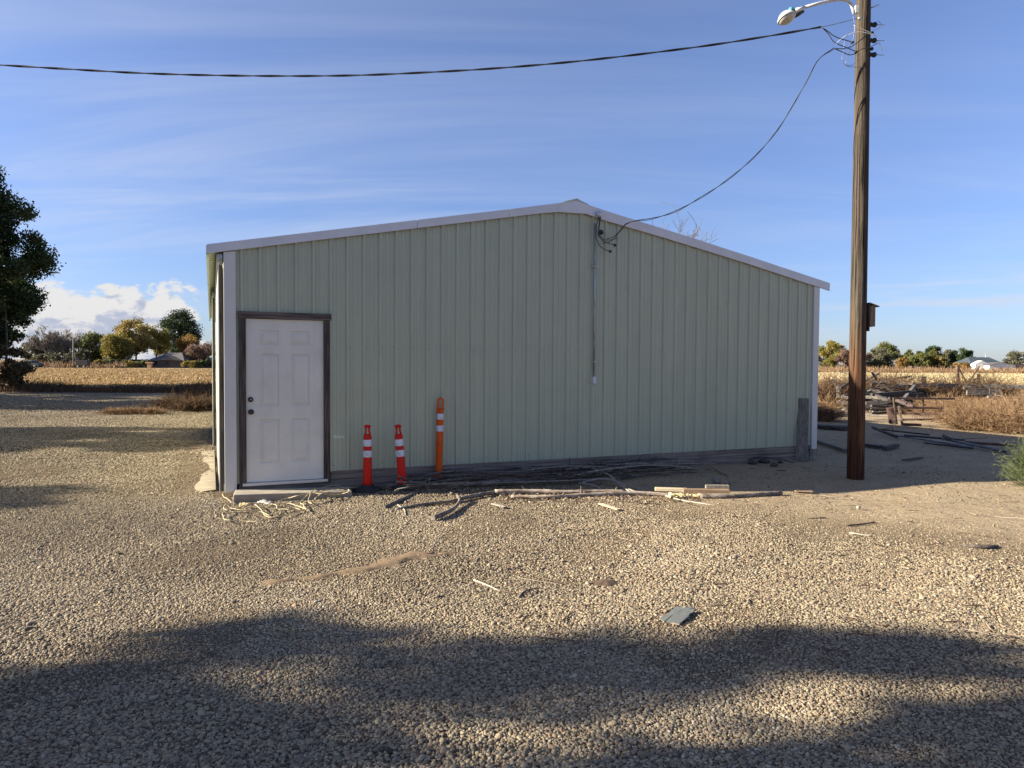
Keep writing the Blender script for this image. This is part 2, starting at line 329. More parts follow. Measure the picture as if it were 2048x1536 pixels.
# ------------------------------------------------------------------ ground
def hgt(x, y):
    h = 0.015 * np.sin(x * 1.3 + 0.6 * y) * np.cos(y * 0.9 - 0.4 * x) + 0.007 * np.sin(2.9 * x - 1.7 * y + 1.0) + 0.004 * np.sin(6.1 * x + 1.2) * np.sin(5.3 * y)
    near = np.clip((16 - np.hypot(x, y - 2)) / 6, 0, 1)
    wallfade = 1.0
    return h * near - 0.004
def axis_vals(lo, hi, step, far, growth=1.35):
    a = list(np.arange(lo, hi + 1e-6, step)); s = step; x = a[-1]
    while x < far: s *= growth; x += s; a.append(x)
    s = step; x = a[0]; pre = []
    while x > -far: s *= growth; x -= s; pre.append(x)
    return np.array(pre[::-1] + a)
gx = axis_vals(-9, 11, 0.12, 2500); gy = axis_vals(1.0, 15, 0.12, 2500)
GX, GY = np.meshgrid(gx, gy); GZ = hgt(GX, GY)
V = np.stack([GX, GY, GZ], -1).reshape(-1, 3); nx = len(gx); ny = len(gy)
ii, jj = np.meshgrid(np.arange(nx - 1), np.arange(ny - 1)); b0 = (jj * nx + ii).ravel()
F = np.stack([b0, b0 + 1, b0 + nx + 1, b0 + nx], -1)
def ground_mat():
    m, t, b = new_mat('gravel_yard'); L = t.links.new
    co = t.nodes.new('ShaderNodeTexCoord'); P = co.outputs['Object']
    def nz(scale, det=6, ro=.6):
        n = t.nodes.new('ShaderNodeTexNoise'); n.inputs['Scale'].default_value = scale; n.inputs['Detail'].default_value = det; n.inputs['Roughness'].default_value = ro; L(P, n.inputs['Vector']); return n.outputs[0]
    def mr(v, a, b_, c=0., d=1.):
        r = t.nodes.new('ShaderNodeMapRange'); L(v, r.inputs[0])
        for i, q in enumerate((a, b_, c, d)): r.inputs[i + 1].default_value = q
        return r.outputs[0]
    def mix(f, a, b_, mode='MIX'):
        x = t.nodes.new('ShaderNodeMix'); x.data_type = 'RGBA'; x.blend_type = mode
        if isinstance(f, float): x.inputs[0].default_value = f
        else: L(f, x.inputs[0])
        for i, c in ((6, a), (7, b_)):
            if isinstance(c, tuple): x.inputs[i].default_value = (*c, 1)
            else: L(c, x.inputs[i])
        return x.outputs[2]
    vo = t.nodes.new('ShaderNodeTexVoronoi'); vo.inputs['Scale'].default_value = 95; L(P, vo.inputs['Vector'])
    sv = t.nodes.new('ShaderNodeSeparateColor'); L(vo.outputs['Color'], sv.inputs[0])
    sand = mix(mr(nz(2.2), .35, .65), (0.33, 0.25, 0.155), (0.43, 0.335, 0.215)); sand = mix(mr(nz(40, 4), .4, .62), sand, (0.25, 0.185, 0.115))
    stone = mix(sv.outputs[0], (0.17, 0.125, 0.08), (0.42, 0.32, 0.205)); grav = mix(mr(vo.outputs['Distance'], 0.25, 0.62), stone, (0.10, 0.07, 0.045))
    # gravel against sandy dirt: dirt to the right and around the pole
    sx = t.nodes.new('ShaderNodeSeparateXYZ'); L(P, sx.inputs[0])
    def lin(ax, ay, c):
        a = t.nodes.new('ShaderNodeMath'); a.operation = 'MULTIPLY'; L(sx.outputs[0], a.inputs[0]); a.inputs[1].default_value = ax
        q = t.nodes.new('ShaderNodeMath'); q.operation = 'MULTIPLY_ADD'; L(sx.outputs[1], q.inputs[0]); q.inputs[1].default_value = ay; L(a.outputs[0], q.inputs[2])
        e = t.nodes.new('ShaderNodeMath'); e.operation = 'ADD'; L(q.outputs[0], e.inputs[0]); e.inputs[1].default_value = c; return e.outputs[0]
    n1 = nz(0.8); ad = t.nodes.new('ShaderNodeMath'); ad.operation = 'MULTIPLY_ADD'; L(n1, ad.inputs[0]); ad.inputs[1].default_value = 3.0; L(lin(0.45, 0.75, -7.3), ad.inputs[2])
    dirt = mr(ad.outputs[0], 0.2, 2.0)
    mxm = t.nodes.new('ShaderNodeMath'); mxm.operation = 'MULTIPLY'; L(dirt, mxm.inputs[0]); L(mr(lin(1, 0, 0), -1.0, 1.5), mxm.inputs[1])
    c = mix(mxm.outputs[0], grav, sand)
    # dark organic litter by the brush heap
    far = mr(lin(0, 1, 0), 22, 30); c = mix(far, c, mix(mr(nz(0.5), .35, .65), (0.20, 0.155, 0.10), (0.33, 0.26, 0.17)))
    farr = mr(lin(0, 1, 0), 130, 150); c = mix(farr, c, mix(mr(nz(0.03), .35, .65), (0.16, 0.12, 0.07), (0.25, 0.19, 0.11)))
    L(c, b.inputs['Base Color']); b.inputs['Roughness'].default_value = 0.95; b.inputs['Specular IOR Level'].default_value = 0.1
    inv = mr(vo.outputs['Distance'], 0.0, 0.6, 1., 0.); hm = t.nodes.new('ShaderNodeMath'); hm.operation = 'MULTIPLY'; L(inv, hm.inputs[0]); L(mr(mxm.outputs[0], 0, 1, 1., .25), hm.inputs[1])
    h2 = t.nodes.new('ShaderNodeMath'); h2.operation = 'MULTIPLY_ADD'; L(nz(60, 5), h2.inputs[0]); h2.inputs[1].default_value = .7; L(hm.outputs[0], h2.inputs[2])
    h3 = t.nodes.new('ShaderNodeMath'); h3.operation = 'MULTIPLY_ADD'; L(nz(5, 4), h3.inputs[0]); h3.inputs[1].default_value = 2.5; L(h2.outputs[0], h3.inputs[2])
    bp = t.nodes.new('ShaderNodeBump'); bp.inputs['Strength'].default_value = 1.0; bp.inputs['Distance'].default_value = 0.012; L(h3.outputs[0], bp.inputs['Height']); L(bp.outputs[0], b.inputs['Normal'])
    return m
g = np_mesh('ground', V, F, ground_mat(), smooth=True); tag(g, kind='structure')

# fields: sheets of ploughed soil under the stubble
def sheet(name, poly, z, m):
    mb = MB(); mb.add([(x, y, z) for x, y in poly], [tuple(range(len(poly)))]); o = mb.build(name, m); tag(o, kind='structure'); return o
M['soil_l'] = mat('field_soil', (0.20, 0.135, 0.07), (0.32, 0.22, 0.11), 0.95, (0.8, 0.25, 1), 8, bump=1.0, bscale=(3, 3, 3), bdist=0.08)
M['soil_r'] = mat('field_straw', (0.40, 0.32, 0.18), (0.52, 0.42, 0.25), 0.95, (0.25, 0.8, 1), 8, bump=0.8, bscale=(3, 3, 3), bdist=0.05)
M['road'] = mat('road_dirt', (0.30, 0.26, 0.21), (0.38, 0.33, 0.27), 0.95, (0.5, 0.5, 1))
sheet('cornfield_soil', [(-160, 38), (5, 38), (5, 121), (-160, 121)], 0.02, M['soil_l'])
sheet('pale_field', [(14, 50), (190, 50), (240, 131), (14, 131)], 0.02, M['soil_r'])
sheet('road', [(-260, 123), (-62, 128), (-62, 133), (-300, 128)], 0.03, M['road'])
sheet('field_track', [(12, 43.5), (140, 46.5), (140, 50.0), (12, 47.5)], 0.015, M['soil_r'])

# ------------------------------------------------------------------ loose pebbles (too many to count): instanced stones lying on the yard
def dirtness(x, y):
    n = 0.5 + 0.28 * np.sin(0.9 * x + 0.5 * y) + 0.22 * np.sin(1.7 * y - 1.1 * x + 2) + 0.15 * np.sin(3.1 * x + 2.2 * y)
    d = np.clip((0.45 * x + 0.75 * y - 5.9 + 1.6 * n - 0.8) / 2.0, 0, 1) * np.clip((x + 1.0) / 2.2, 0, 1)
    return d
def seg_d(x, y, pts):
    best = np.full_like(x, 1e9)
    for (ax, ay), (bx, by) in zip(pts[:-1], pts[1:]):
        vx, vy = bx - ax, by - ay; t = np.clip(((x - ax) * vx + (y - ay) * vy) / (vx * vx + vy * vy), 0, 1)
        best = np.minimum(best, np.hypot(x - ax - t * vx, y - ay - t * vy))
    return best
sand_line = [tuple(gp(*p)[:2]) for p in ((545, 1165), (640, 1155), (720, 1143), (790, 1128), (835, 1116), (880, 1112))]
P0 = Vector((dp(449, 860, 8.5)[0], 8.5, 0)); TH = math.radians(23.1)
ux, uy = math.cos(TH), math.sin(TH)
def wall_local(x, y): return (x - P0.x) * ux + (y - P0.y) * uy, -(x - P0.x) * uy + (y - P0.y) * ux
def scatter(n, y0, y1, smin, smax, xl=-0.80, xr=0.80, grow=0.0):
    y = np.sqrt(rng.uniform(y0 ** 2, y1 ** 2, n)); x = rng.uniform(xl, xr, n) * y
    s = smin * (smax / smin) ** (rng.random(n) ** 1.35) * (1 + grow * (y - y0))
    return x, y, s
sets = [scatter(20000, 22, 33, 0.014, 0.026, -0.78, -0.40), scatter(260000, 2.5, 5.2, 0.0028, 0.0112), scatter(250000, 5.2, 8.5, 0.0036, 0.0105), scatter(90000, 8.5, 11.5, 0.006, 0.0125), scatter(60000, 11, 22, 0.010, 0.019, -0.78, -0.40), scatter(14000, 11, 26, 0.009, 0.019, 0.42, 0.80),
        scatter(2600, 2.5, 11, 0.012, 0.021)]
x = np.concatenate([a[0] for a in sets]); y = np.concatenate([a[1] for a in sets]); s = np.concatenate([a[2] for a in sets])
dn = dirtness(x, y); keep = rng.random(len(x)) > dn * 0.96 * (0.88 + 0.12 * (s < 0.009))
sl = seg_d(x, y, sand_line); keep &= ~((seg_d(x, y, [tuple(gp(*p)[:2]) for p in ((790, 1125), (835, 1112), (878, 1110))]) < .11) & (rng.random(len(x)) < .5)); keep &= ~((sl < 0.07 + 0.05 * np.sin(9 * x)) & (rng.random(len(x)) < 0.45))
wt, wn = wall_local(x, y); keep &= ~((wt > -0.12) & (wt < 9.6) & (wn > -0.06)); keep &= ~((wt > -0.6) & (wt < 0.0) & (wn > 0.2) & (wn < 6) & (rng.random(len(x)) < 0.70))
x, y, s = x[keep], y[keep], s[keep]; s = s * np.where(dirtness(x, y) > .5, .75, 1)
tn_ = np.sin(1.3 * x + 2.1 * np.sin(.7 * y)) * np.sin(1.6 * y + .8 * x) + .5 * np.sin(3.7 * x - 2.3 * y); s *= np.where((tn_ > .6) & (rng.random(len(x)) < .75), .5, 1)
patch = 0.5 + 0.5 * np.sin(1.1 * x + 0.35 * y + 1.3) * np.sin(0.8 * y - 0.5 * x); s *= 0.85 + 0.3 * patch
z = hgt(x, y) + s * 0.30
me = bpy.data.meshes.new('gravel_stones'); me.vertices.add(len(x)); me.vertices.foreach_set('co', np.stack([x, y, z], -1).astype(np.float32).ravel())
def attr(nm, ty, arr, key):
    a = me.attributes.new(nm, ty, 'POINT'); a.data.foreach_set(key, np.ascontiguousarray(arr, dtype=np.float32 if ty != 'INT' else np.int32).ravel())
nP = len(x)
attr('tint', 'FLOAT', np.clip(rng.random(nP) * .84 + .16 * (0.5 + .5 * np.sin(1.7 * x + .9 * y) * np.sin(1.3 * y - .7 * x + 1)) + rng.normal(0, .02, nP), 0, 1), 'value')
rot = np.stack([rng.normal(0, .25, nP), rng.normal(0, .25, nP), rng.uniform(0, 6.28, nP)], -1); attr('prot', 'FLOAT_VECTOR', rot, 'vector')
scl = np.stack([s * rng.uniform(.9, 1.45, nP), s * rng.uniform(.75, 1.0, nP), s * rng.uniform(.45, .8, nP)], -1); attr('pscl', 'FLOAT_VECTOR', scl, 'vector')
attr('pidx', 'INT', rng.integers(0, 4, nP), 'value')
gm, gt, gb = new_mat('pebble_stone')
ga = gt.nodes.new('ShaderNodeAttribute'); ga.attribute_type = 'INSTANCER'; ga.attribute_name = 'tint'
gr_ = gt.nodes.new('ShaderNodeValToRGB'); gt.links.new(ga.outputs['Fac'], gr_.inputs[0]); e = gr_.color_ramp.elements
gr_.color_ramp.interpolation = 'LINEAR'
stops = [(0, (0.045, 0.036, 0.026)), (.17, (0.13, 0.10, 0.068)), (.38, (0.27, 0.21, 0.135)), (.62, (0.36, 0.29, 0.185)), (.76, (0.19, 0.16, 0.12)), (.88, (0.27, 0.175, 0.105)), (.95, (0.42, 0.36, 0.26)), (1, (0.47, 0.42, 0.33))]
while len(e) < len(stops): e.new(.5)
for i, (p_, c_) in enumerate(stops): e[i].position = p_; e[i].color = (*c_, 1)
gn = gt.nodes.new('ShaderNodeTexNoise'); gn.inputs['Scale'].default_value = 2.2; gc = gt.nodes.new('ShaderNodeTexCoord'); gt.links.new(gc.outputs['Object'], gn.inputs['Vector'])
gx_ = gt.nodes.new('ShaderNodeMix'); gx_.data_type = 'RGBA'; gx_.blend_type = 'MULTIPLY'; gx_.inputs[0].default_value = .5
gt.links.new(gr_.outputs[0], gx_.inputs[6]); gt.links.new(gn.outputs[0], gx_.inputs[7]); gt.links.new(gr_.outputs[0], gb.inputs['Base Color'])
gb.inputs['Roughness'].default_value = .85; gb.inputs['Specular IOR Level'].default_value = .2
gobj = bpy.data.objects.new('gravel_stones', me); COL.objects.link(gobj); tag(gobj, 'loose rounded tan and grey pebbles spread over the yard', 'gravel', kind='stuff')
ng = bpy.data.node_groups.new('pebbles', 'GeometryNodeTree')
ng.interface.new_socket('Geometry', in_out='INPUT', socket_type='NodeSocketGeometry'); ng.interface.new_socket('Geometry', in_out='OUTPUT', socket_type='NodeSocketGeometry')
gi = ng.nodes.new('NodeGroupInput'); go = ng.nodes.new('NodeGroupOutput'); g2i = ng.nodes.new('GeometryNodeGeometryToInstance')
iop = ng.nodes.new('GeometryNodeInstanceOnPoints')
for k in range(4):
    ico = ng.nodes.new('GeometryNodeMeshIcoSphere'); ico.inputs['Radius'].default_value = 1; ico.inputs['Subdivisions'].default_value = 2
    pos = ng.nodes.new('GeometryNodeInputPosition'); tn = ng.nodes.new('ShaderNodeTexNoise'); tn.noise_dimensions = '4D'; tn.inputs['Scale'].default_value = 0.9; tn.inputs['W'].default_value = k * 3.7; tn.inputs['Detail'].default_value = 1
    ng.links.new(pos.outputs[0], tn.inputs['Vector']); vs_ = ng.nodes.new('ShaderNodeVectorMath'); vs_.operation = 'SUBTRACT'; ng.links.new(tn.outputs['Color'], vs_.inputs[0]); vs_.inputs[1].default_value = (.5, .5, .5)
    v2 = ng.nodes.new('ShaderNodeVectorMath'); v2.operation = 'SCALE'; ng.links.new(vs_.outputs[0], v2.inputs[0]); v2.inputs['Scale'].default_value = 0.75
    sp = ng.nodes.new('GeometryNodeSetPosition'); ng.links.new(ico.outputs[0], sp.inputs['Geometry']); ng.links.new(v2.outputs[0], sp.inputs['Offset'])
    ss = ng.nodes.new('GeometryNodeSetShadeSmooth'); ng.links.new(sp.outputs[0], ss.inputs[0])
    sm = ng.nodes.new('GeometryNodeSetMaterial'); sm.inputs['Material'].default_value = gm; ng.links.new(ss.outputs[0], sm.inputs['Geometry']); ng.links.new(sm.outputs[0], g2i.inputs[0])
def nattr(nm, ty):
    n = ng.nodes.new('GeometryNodeInputNamedAttribute'); n.data_type = ty; n.inputs['Name'].default_value = nm; return n.outputs[0]
ng.links.new(gi.outputs[0], iop.inputs['Points']); ng.links.new(g2i.outputs[0], iop.inputs['Instance']); iop.inputs['Pick Instance'].default_value = True
ng.links.new(nattr('pidx', 'INT'), iop.inputs['Instance Index']); ng.links.new(nattr('prot', 'FLOAT_VECTOR'), iop.inputs['Rotation']); ng.links.new(nattr('pscl', 'FLOAT_VECTOR'), iop.inputs['Scale'])
ng.links.new(iop.outputs[0], go.inputs[0]); md = gobj.modifiers.new('pebbles', 'NODES'); md.node_group = ng

# reddish sand spill and dark damp spot, low mounds on the gravel
def low_mound(name, pts, w, h, m, label, cat):
    cx = np.mean([p[0] for p in pts]); cy = np.mean([p[1] for p in pts]); ax = np.arange(min(p[0] for p in pts) - .25, max(p[0] for p in pts) + .25, .02); ay = np.arange(min(p[1] for p in pts) - .25, max(p[1] for p in pts) + .25, .02)
    A, B = np.meshgrid(ax, ay); d = seg_d(A, B, pts); ww = w * (1 + .45 * np.sin(7 * A + 3) + .35 * np.sin(17 * A + 11 * B) + .2 * np.sin(41 * A - 37 * B)) * (.75 + .5 * np.clip((A + 1.2) / .8, 0, 1)); Zz = hgt(A, B) + h * np.clip(1 - (d / ww) ** 2, -0.6, 1) + (.002 if len(pts) > 2 else .0004) * rng.normal(size=A.shape)
    V = np.stack([A, B, Zz], -1).reshape(-1, 3); n1, n2 = len(ax), len(ay); i, j = np.meshgrid(np.arange(n1 - 1), np.arange(n2 - 1)); b = (j * n1 + i).ravel(); F = np.stack([b, b + 1, b + n1 + 1, b + n1], -1)
    zc_ = (Zz - hgt(A, B)).ravel()[F].max(1) > (-0.004 if len(pts) > 2 else .003); o = np_mesh(name, V, F[zc_], m, smooth=True); tag(o, label, cat, kind=None); return o
M['redsand'] = mat('reddish_sand', (0.15, 0.095, 0.05), (0.225, 0.15, 0.082), 0.95, (30, 30, 30), bump=1.0, bscale=(160, 160, 160), bdist=0.004)
M['damp'] = mat('dark_soil', (0.06, 0.035, 0.02), (0.11, 0.07, 0.045), 0.95, (60, 60, 60), bump=0.8, bscale=(160, 160, 160), bdist=0.004)
low_mound('sand_mound', [tuple(gp(*p)[:2]) for p in ((790, 1125), (835, 1112), (878, 1110))], 0.12, 0.018, M['redsand'], 'low mound of reddish sand at the right end of the sand streak', 'sand')
low_mound('sand_spill', sand_line, 0.08, 0.013, M['redsand'], 'narrow streak of reddish sand spilled across the gravel', 'sand')
cc = gp(1212, 1169); sc_ = MB(); nn = 22; r_c = np.random.default_rng(3)
for q in (1.0,): sc_.add([(cc[0], cc[1], hgt(cc[0], cc[1]) + .030)] + [(cc[0] + .10 * f * math.cos(a) * k_, cc[1] + .075 * f * math.sin(a) * k_, hgt(cc[0], cc[1]) + z_) for f, z_ in ((.5, .027), (1.0, .006)) for a, k_ in [(2 * math.pi * i / nn, .8 + .4 * abs(math.sin(i * 2.3))) for i in range(nn)]], [(0, 1 + i, 1 + (i + 1) % nn) for i in range(nn)] + [(1 + i, 1 + nn + i, 1 + nn + (i + 1) % nn, 1 + (i + 1) % nn) for i in range(nn)], True)
tag(sc_.build('soil_clod', M['damp']), 'small dark brown patch of soil on the gravel before the shed', 'soil')

# ------------------------------------------------------------------ shed
shed = empty('metal_shed', P0, TH); tag(shed, 'low pitched sage green ribbed metal shed with white trim', 'shed')
LEN = 15.4; WID = 9.53
def ztop(t):
    ks = [(-.2, 2.91), (0, 2.95), (4.4, 3.81), (4.95, 3.825), (5.18, 3.765), (6.34, 3.57), (8.0, 3.266), (9.56, 2.954), (9.8, 2.91)]
    return float(np.interp(t, [k[0] for k in ks], [k[1] for k in ks]))
def rtop(t):
    ks = [(-.182, 3.02), (3.62, 3.765), (4.6, 3.965), (4.76, 3.99), (4.92, 3.965), (5.17, 3.911), (6.855, 3.607), (7.99, 3.392), (9.735, 3.051)]
    return float(np.interp(t, [k[0] for k in ks], [k[1] for k in ks]))
def rib_profile(t0, t1, pitch=0.2112, start=0.205):
    pts = []; k = -1
    while start + k * pitch < t1 + pitch:
        c = start + k * pitch
        pts += [(c - .027, 0), (c - .014, -.023), (c + .014, -.023), (c + .027, 0)]
        for m_ in (0.078, 0.13): pts += [(c + m_ - .012, 0), (c + m_ - .005, -.005), (c + m_ + .005, -.005), (c + m_ + .012, 0)]
        k += 1
    ts = np.array([p[0] for p in pts]); ys = np.array([p[1] for p in pts]); extra = [t0, t1]
    allt = sorted(set([round(float(v), 4) for v in ts if t0 < v < t1] + [t0, t1]))
    return [(t, float(np.interp(t, ts, ys))) for t in allt]
def siding(t0, t1, zb, ztf, inset=0.0):
    mb = MB(); pr = rib_profile(t0, t1); vs = []; fs = []
    nz_ = 1
    for t, y_ in pr: vs += [(t, y_ + inset, zb), (t, y_ + inset, ztf(t))]
    for i in range(len(pr) - 1): fs.append((2 * i, 2 * i + 2, 2 * i + 3, 2 * i + 1))
    return mb.add(vs, fs)
DT0, DT1, DZ = 0.165, 1.245, 2.235
sd = MB()
for a, b_, zb in ((0.10, DT0, 0.14), (DT0, DT1, DZ), (DT1, WID - 0.06, 0.24)):
    q = siding(a, b_, zb, lambda t: ztop(t) + 0.03); sd.add(q.v, q.f)
nsid = len(sd.f); k = 0
while .205 + k * .2112 < 9.4:
    t = .205 + k * .2112 + .03; k += 1
    for z_ in (1.81, 0.31):
        if not (DT0 - .03 < t < DT1 + .03): sd.lathe([(.0055, 0), (.0055, .004), (.003, .006)], 6, Matrix.Translation((t, -.0005, z_)) @ Matrix.Rotation(math.pi / 2, 4, 'X'))
front = sd.build('front_siding', M['siding'], shed); front.data.materials.append(M['dark'])
for p_ in front.data.polygons[nsid:]: p_.material_index = 1
# pale rubbed smudge on the siding beside the door
# walls at sides and back
def sidewall(xw, y0, y1, flip):
    mb = MB(); pr = rib_profile(y0, y1); vs = []; fs = []
    for y_, d_ in pr: vs += [(xw + d_ * flip, y_, 0.12), (xw + d_ * flip, y_, 2.93)]
    for i in range(len(pr) - 1): fs.append((2 * i, 2 * i + 2, 2 * i + 3, 2 * i + 1))
    return mb.add(vs, fs)
sidewall(0.01, 0.02, LEN, 1).build('side_siding', M['siding'], shed)
sidewall(WID - .01, 0.02, LEN, -1).build('side_siding', M['siding'], shed)
MB().prism([(0.02, .12), (WID - .02, .12), (WID - .02, 2.93), (4.76, 3.85), (.02, 2.93)], LEN, LEN + .03).build('rear_siding', M['siding'], shed)
# roof sheets with ribs running down the slope
def roof_slope(ts, name):
    mb = MB(); ys = []; y_ = -.02
    while y_ < LEN + .1:
        ys += [(y_, 0), (y_ + .012, .03), (y_ + .042, .03), (y_ + .054, 0)]; y_ += .2286
    for a, b_ in zip(ts[:-1], ts[1:]):
        vs = []; fs = []
        for yy, dz in ys: vs += [(a, yy, rtop(a) - .045 + dz), (b_, yy, rtop(b_) - .045 + dz)]
        for i in range(len(ys) - 1): fs.append((2 * i, 2 * i + 1, 2 * i + 3, 2 * i + 2))
        mb.add(vs, fs)
    return mb.build(name, M['soffit'], shed)
roof_slope([-.16, 3.62, 4.70], 'roof_sheet'); roof_slope([9.71, 7.99, 6.855, 5.17, 4.82], 'roof_sheet')
cap = MB(); cap.add([(4.55, -.03, rtop(4.55) + .015), (4.76, -.03, 4.035), (4.97, -.03, rtop(4.97) + .015), (4.55, LEN, rtop(4.55) + .015), (4.76, LEN, 4.035), (4.97, LEN, rtop(4.97) + .015)], [(0, 1, 4, 3), (1, 2, 5, 4), (0, 2, 1)])
cap.add([(4.68, -.052, 3.975), (4.72, -.052, 4.02), (4.76, -.052, 4.032), (4.80, -.052, 4.022), (4.84, -.052, 3.985)], [(0, 4, 3, 2, 1)]).build('ridge_cap', M['soffit'], shed)
# rake fascia: three lengths left, ridge piece, one long length right
def rake(ts, over=0.0):
    mb = MB(); vs = []; fs = []
    for t in ts:
        zb, zt = ztop(t), rtop(t)
        vs += [(t, -.05 - over, zb - .001), (t, -.05 - over, zt), (t, .03, zt + .006), (t, -.022, zb - .001)]
    n = len(ts)
    for i in range(n - 1):
        a, b_ = 4 * i, 4 * i + 4
        fs += [(a, b_, b_ + 1, a + 1), (a + 1, b_ + 1, b_ + 2, a + 2), (a, a + 3, b_ + 3, b_)]
    fs += [(0, 1, 2, 3), (4 * n - 1, 4 * n - 2, 4 * n - 3, 4 * n - 4)]
    return mb.add(vs, fs)
for i, ts in enumerate(([-.182, 0, 2.374], [2.38, 3.62, 3.70], [3.706, 4.2, 4.466], [4.46, 4.6, 4.76, 4.92, 5.17, 5.2], [5.19, 6.3, 6.855, 7.4, 7.99, 8.9, 9.735])):
    rake(ts, .003 * (i % 2)).build('rake_trim', M['trim'], shed)
MB().box(-.19, -.16, -.045, LEN, 2.90, 3.01).build('eave_trim', M['soffit'], shed)
ct = MB(); ct.prism([(0.0, 0.045), (0.135, 0.06), (0.135, 2.965), (0.0, 2.945)], -.028, -.002); ct.build('corner_trim', M['corner'], shed, bevel=.004)
c2_ = MB(); c2_.prism([(9.405, .175), (9.53, .175), (9.53, 2.96), (9.405, 2.985)], -.028, .10); c2_.build('corner_trim', M['corner'], shed, bevel=.004)
# skirt boards in two courses, staggered joints
sk = MB()
for a, b_, z0, z1, y_ in ((1.255, 4.7, 0.13, .238, -.004), (4.71, 9.36, .128, .238, -.006), (1.25, 3.2, -.03, .126, -.010), (3.21, 6.6, -.03, .125, -.008), (6.61, 9.37, -.03, .125, -.011)): sk.box(a, b_, y_, .04, z0, z1)
sk.box(0.16, 1.25, -.012, .04, 0.03, .112)
sk.build('skirt_board', M['skirt'], shed, bevel=.003)
# concrete block under the right corner
MB().box(9.38, 9.56, -.02, .2, -.02, .17).build('footing_block', M['rock'], shed, bevel=.006)
# door frame, door, threshold, knobs
fr = empty('door_frame', (0, 0, 0)); fr.parent = shed
MB().box(.165, .243, -.045, .03, .10, 2.16).build('jamb', M['frame'], fr, bevel=.004)
MB().box(1.172, 1.245, -.045, .03, .10, 2.16).build('jamb', M['frame'], fr, bevel=.004)
MB().box(.155, 1.262, -.050, .03, 2.162, 2.245).build('header', M['frame_x'], fr, bevel=.004)
MB().box(.20, 1.215, -.050, .02, .113, .150).build('threshold', M['alum'], fr, bevel=.003)
dr = MB(); D0, D1, Z0, Z1, yd = .247, 1.168, .153, 2.158, -.012
# stiles and rails around six recessed panels
cols = [(.405, .630), (.775, .995)]; rows = [(1.845, 2.02), (1.085, 1.73), (.385, .925)]
xs = sorted([D0, D1] + [c for q in cols for c in q]); zs = sorted([Z0, Z1] + [c for q in rows for c in q])
for i in range(len(xs) - 1):
    for j in range(len(zs) - 1):
        inp = any(abs(xs[i] - c[0]) < 1e-6 for c in cols) and any(abs(zs[j] - r_[0]) < 1e-6 for r_ in rows)
        x0, x1, z0, z1 = xs[i], xs[i + 1], zs[j], zs[j + 1]
        if not inp: dr.add([(x0, yd, z0), (x1, yd, z0), (x1, yd, z1), (x0, yd, z1)], [(0, 1, 2, 3)])
        else:
            prev = [(x0, yd, z0), (x1, yd, z0), (x1, yd, z1), (x0, yd, z1)]
            for ins, dy in ((.008, .013), (.022, .013), (.045, .001)):
                cur = [(x0 + ins, yd + dy, z0 + ins), (x1 - ins, yd + dy, z0 + ins), (x1 - ins, yd + dy, z1 - ins), (x0 + ins, yd + dy, z1 - ins)]
                dr.add(prev + cur, [(k_, (k_ + 1) % 4, (k_ + 1) % 4 + 4, k_ + 4) for k_ in range(4)]); prev = cur
            dr.add(prev, [(0, 1, 2, 3)])
dr.add([(D0, yd, Z0), (D0, .03, Z0), (D0, .03, Z1), (D0, yd, Z1), (D1, yd, Z0), (D1, .03, Z0), (D1, .03, Z1), (D1, yd, Z1)], [(0, 3, 2, 1), (4, 5, 6, 7), (1, 2, 6, 5)])
door = dr.build('door', M['door'], shed)
RX = Matrix.Rotation(math.pi / 2, 4, 'X')
MB().lathe([(.034, 0), (.034, .006), (.014, .012), (.012, .035), (.022, .042), (.029, .055), (.027, .068), (.014, .075)], 20, Matrix.Translation((.302, yd, 1.020)) @ RX).build('knob', M['dark'], door)
MB().lathe([(.032, 0), (.032, .012), (.024, .020), (.012, .022)], 20, Matrix.Translation((.298, yd, 1.172)) @ RX).build('deadbolt', M['dark'], door)
MB().lathe([(.004, 0), (.007, .006), (.009, .010)], 10, Matrix.Translation((.298, yd - .0215, 1.172)) @ RX).build('keyhole', M['galv'], door)
# sliding doors along the left wall
def slide(t0, t1, y0, y1, zb, zt):
    d = MB().box(t0, t0 + .004, y0 + .006, y1, zb, zt).build('sliding_door', M['siding'], shed)
    MB().box(t0 + .005, t1, y0, y0 + .045, zb, zt - .01).build('door_edge', M['frame'], d)
    MB().box(t0 - .004, t0 + .006, y0 - .004, y0 + .005, zb - .02, zt + .02).build('edge_flashing', M['trim'], d)
    hg = MB(); hg.box(t0 + .008, t0 + .03, y0 + .01, y0 + .05, zt, zt + .10); hg.lathe([(.035, -.01), (.035, .01)], 14, Matrix.Translation(((t0 + t1) / 2, y0 + .03, zt + .09)) @ Matrix.Rotation(math.pi / 2, 4, 'Y')); hg.build('roller', M['galv'], d)
    return d
slide(-.058, -.012, 0.03, 5.0, .06, 2.80)
slide(-.122, -.075, 4.9, 9.9, .07, 2.80)
MB().box(-.075, -.012, .0, LEN, 2.86, 2.92).build('door_track', M['galv'], shed)
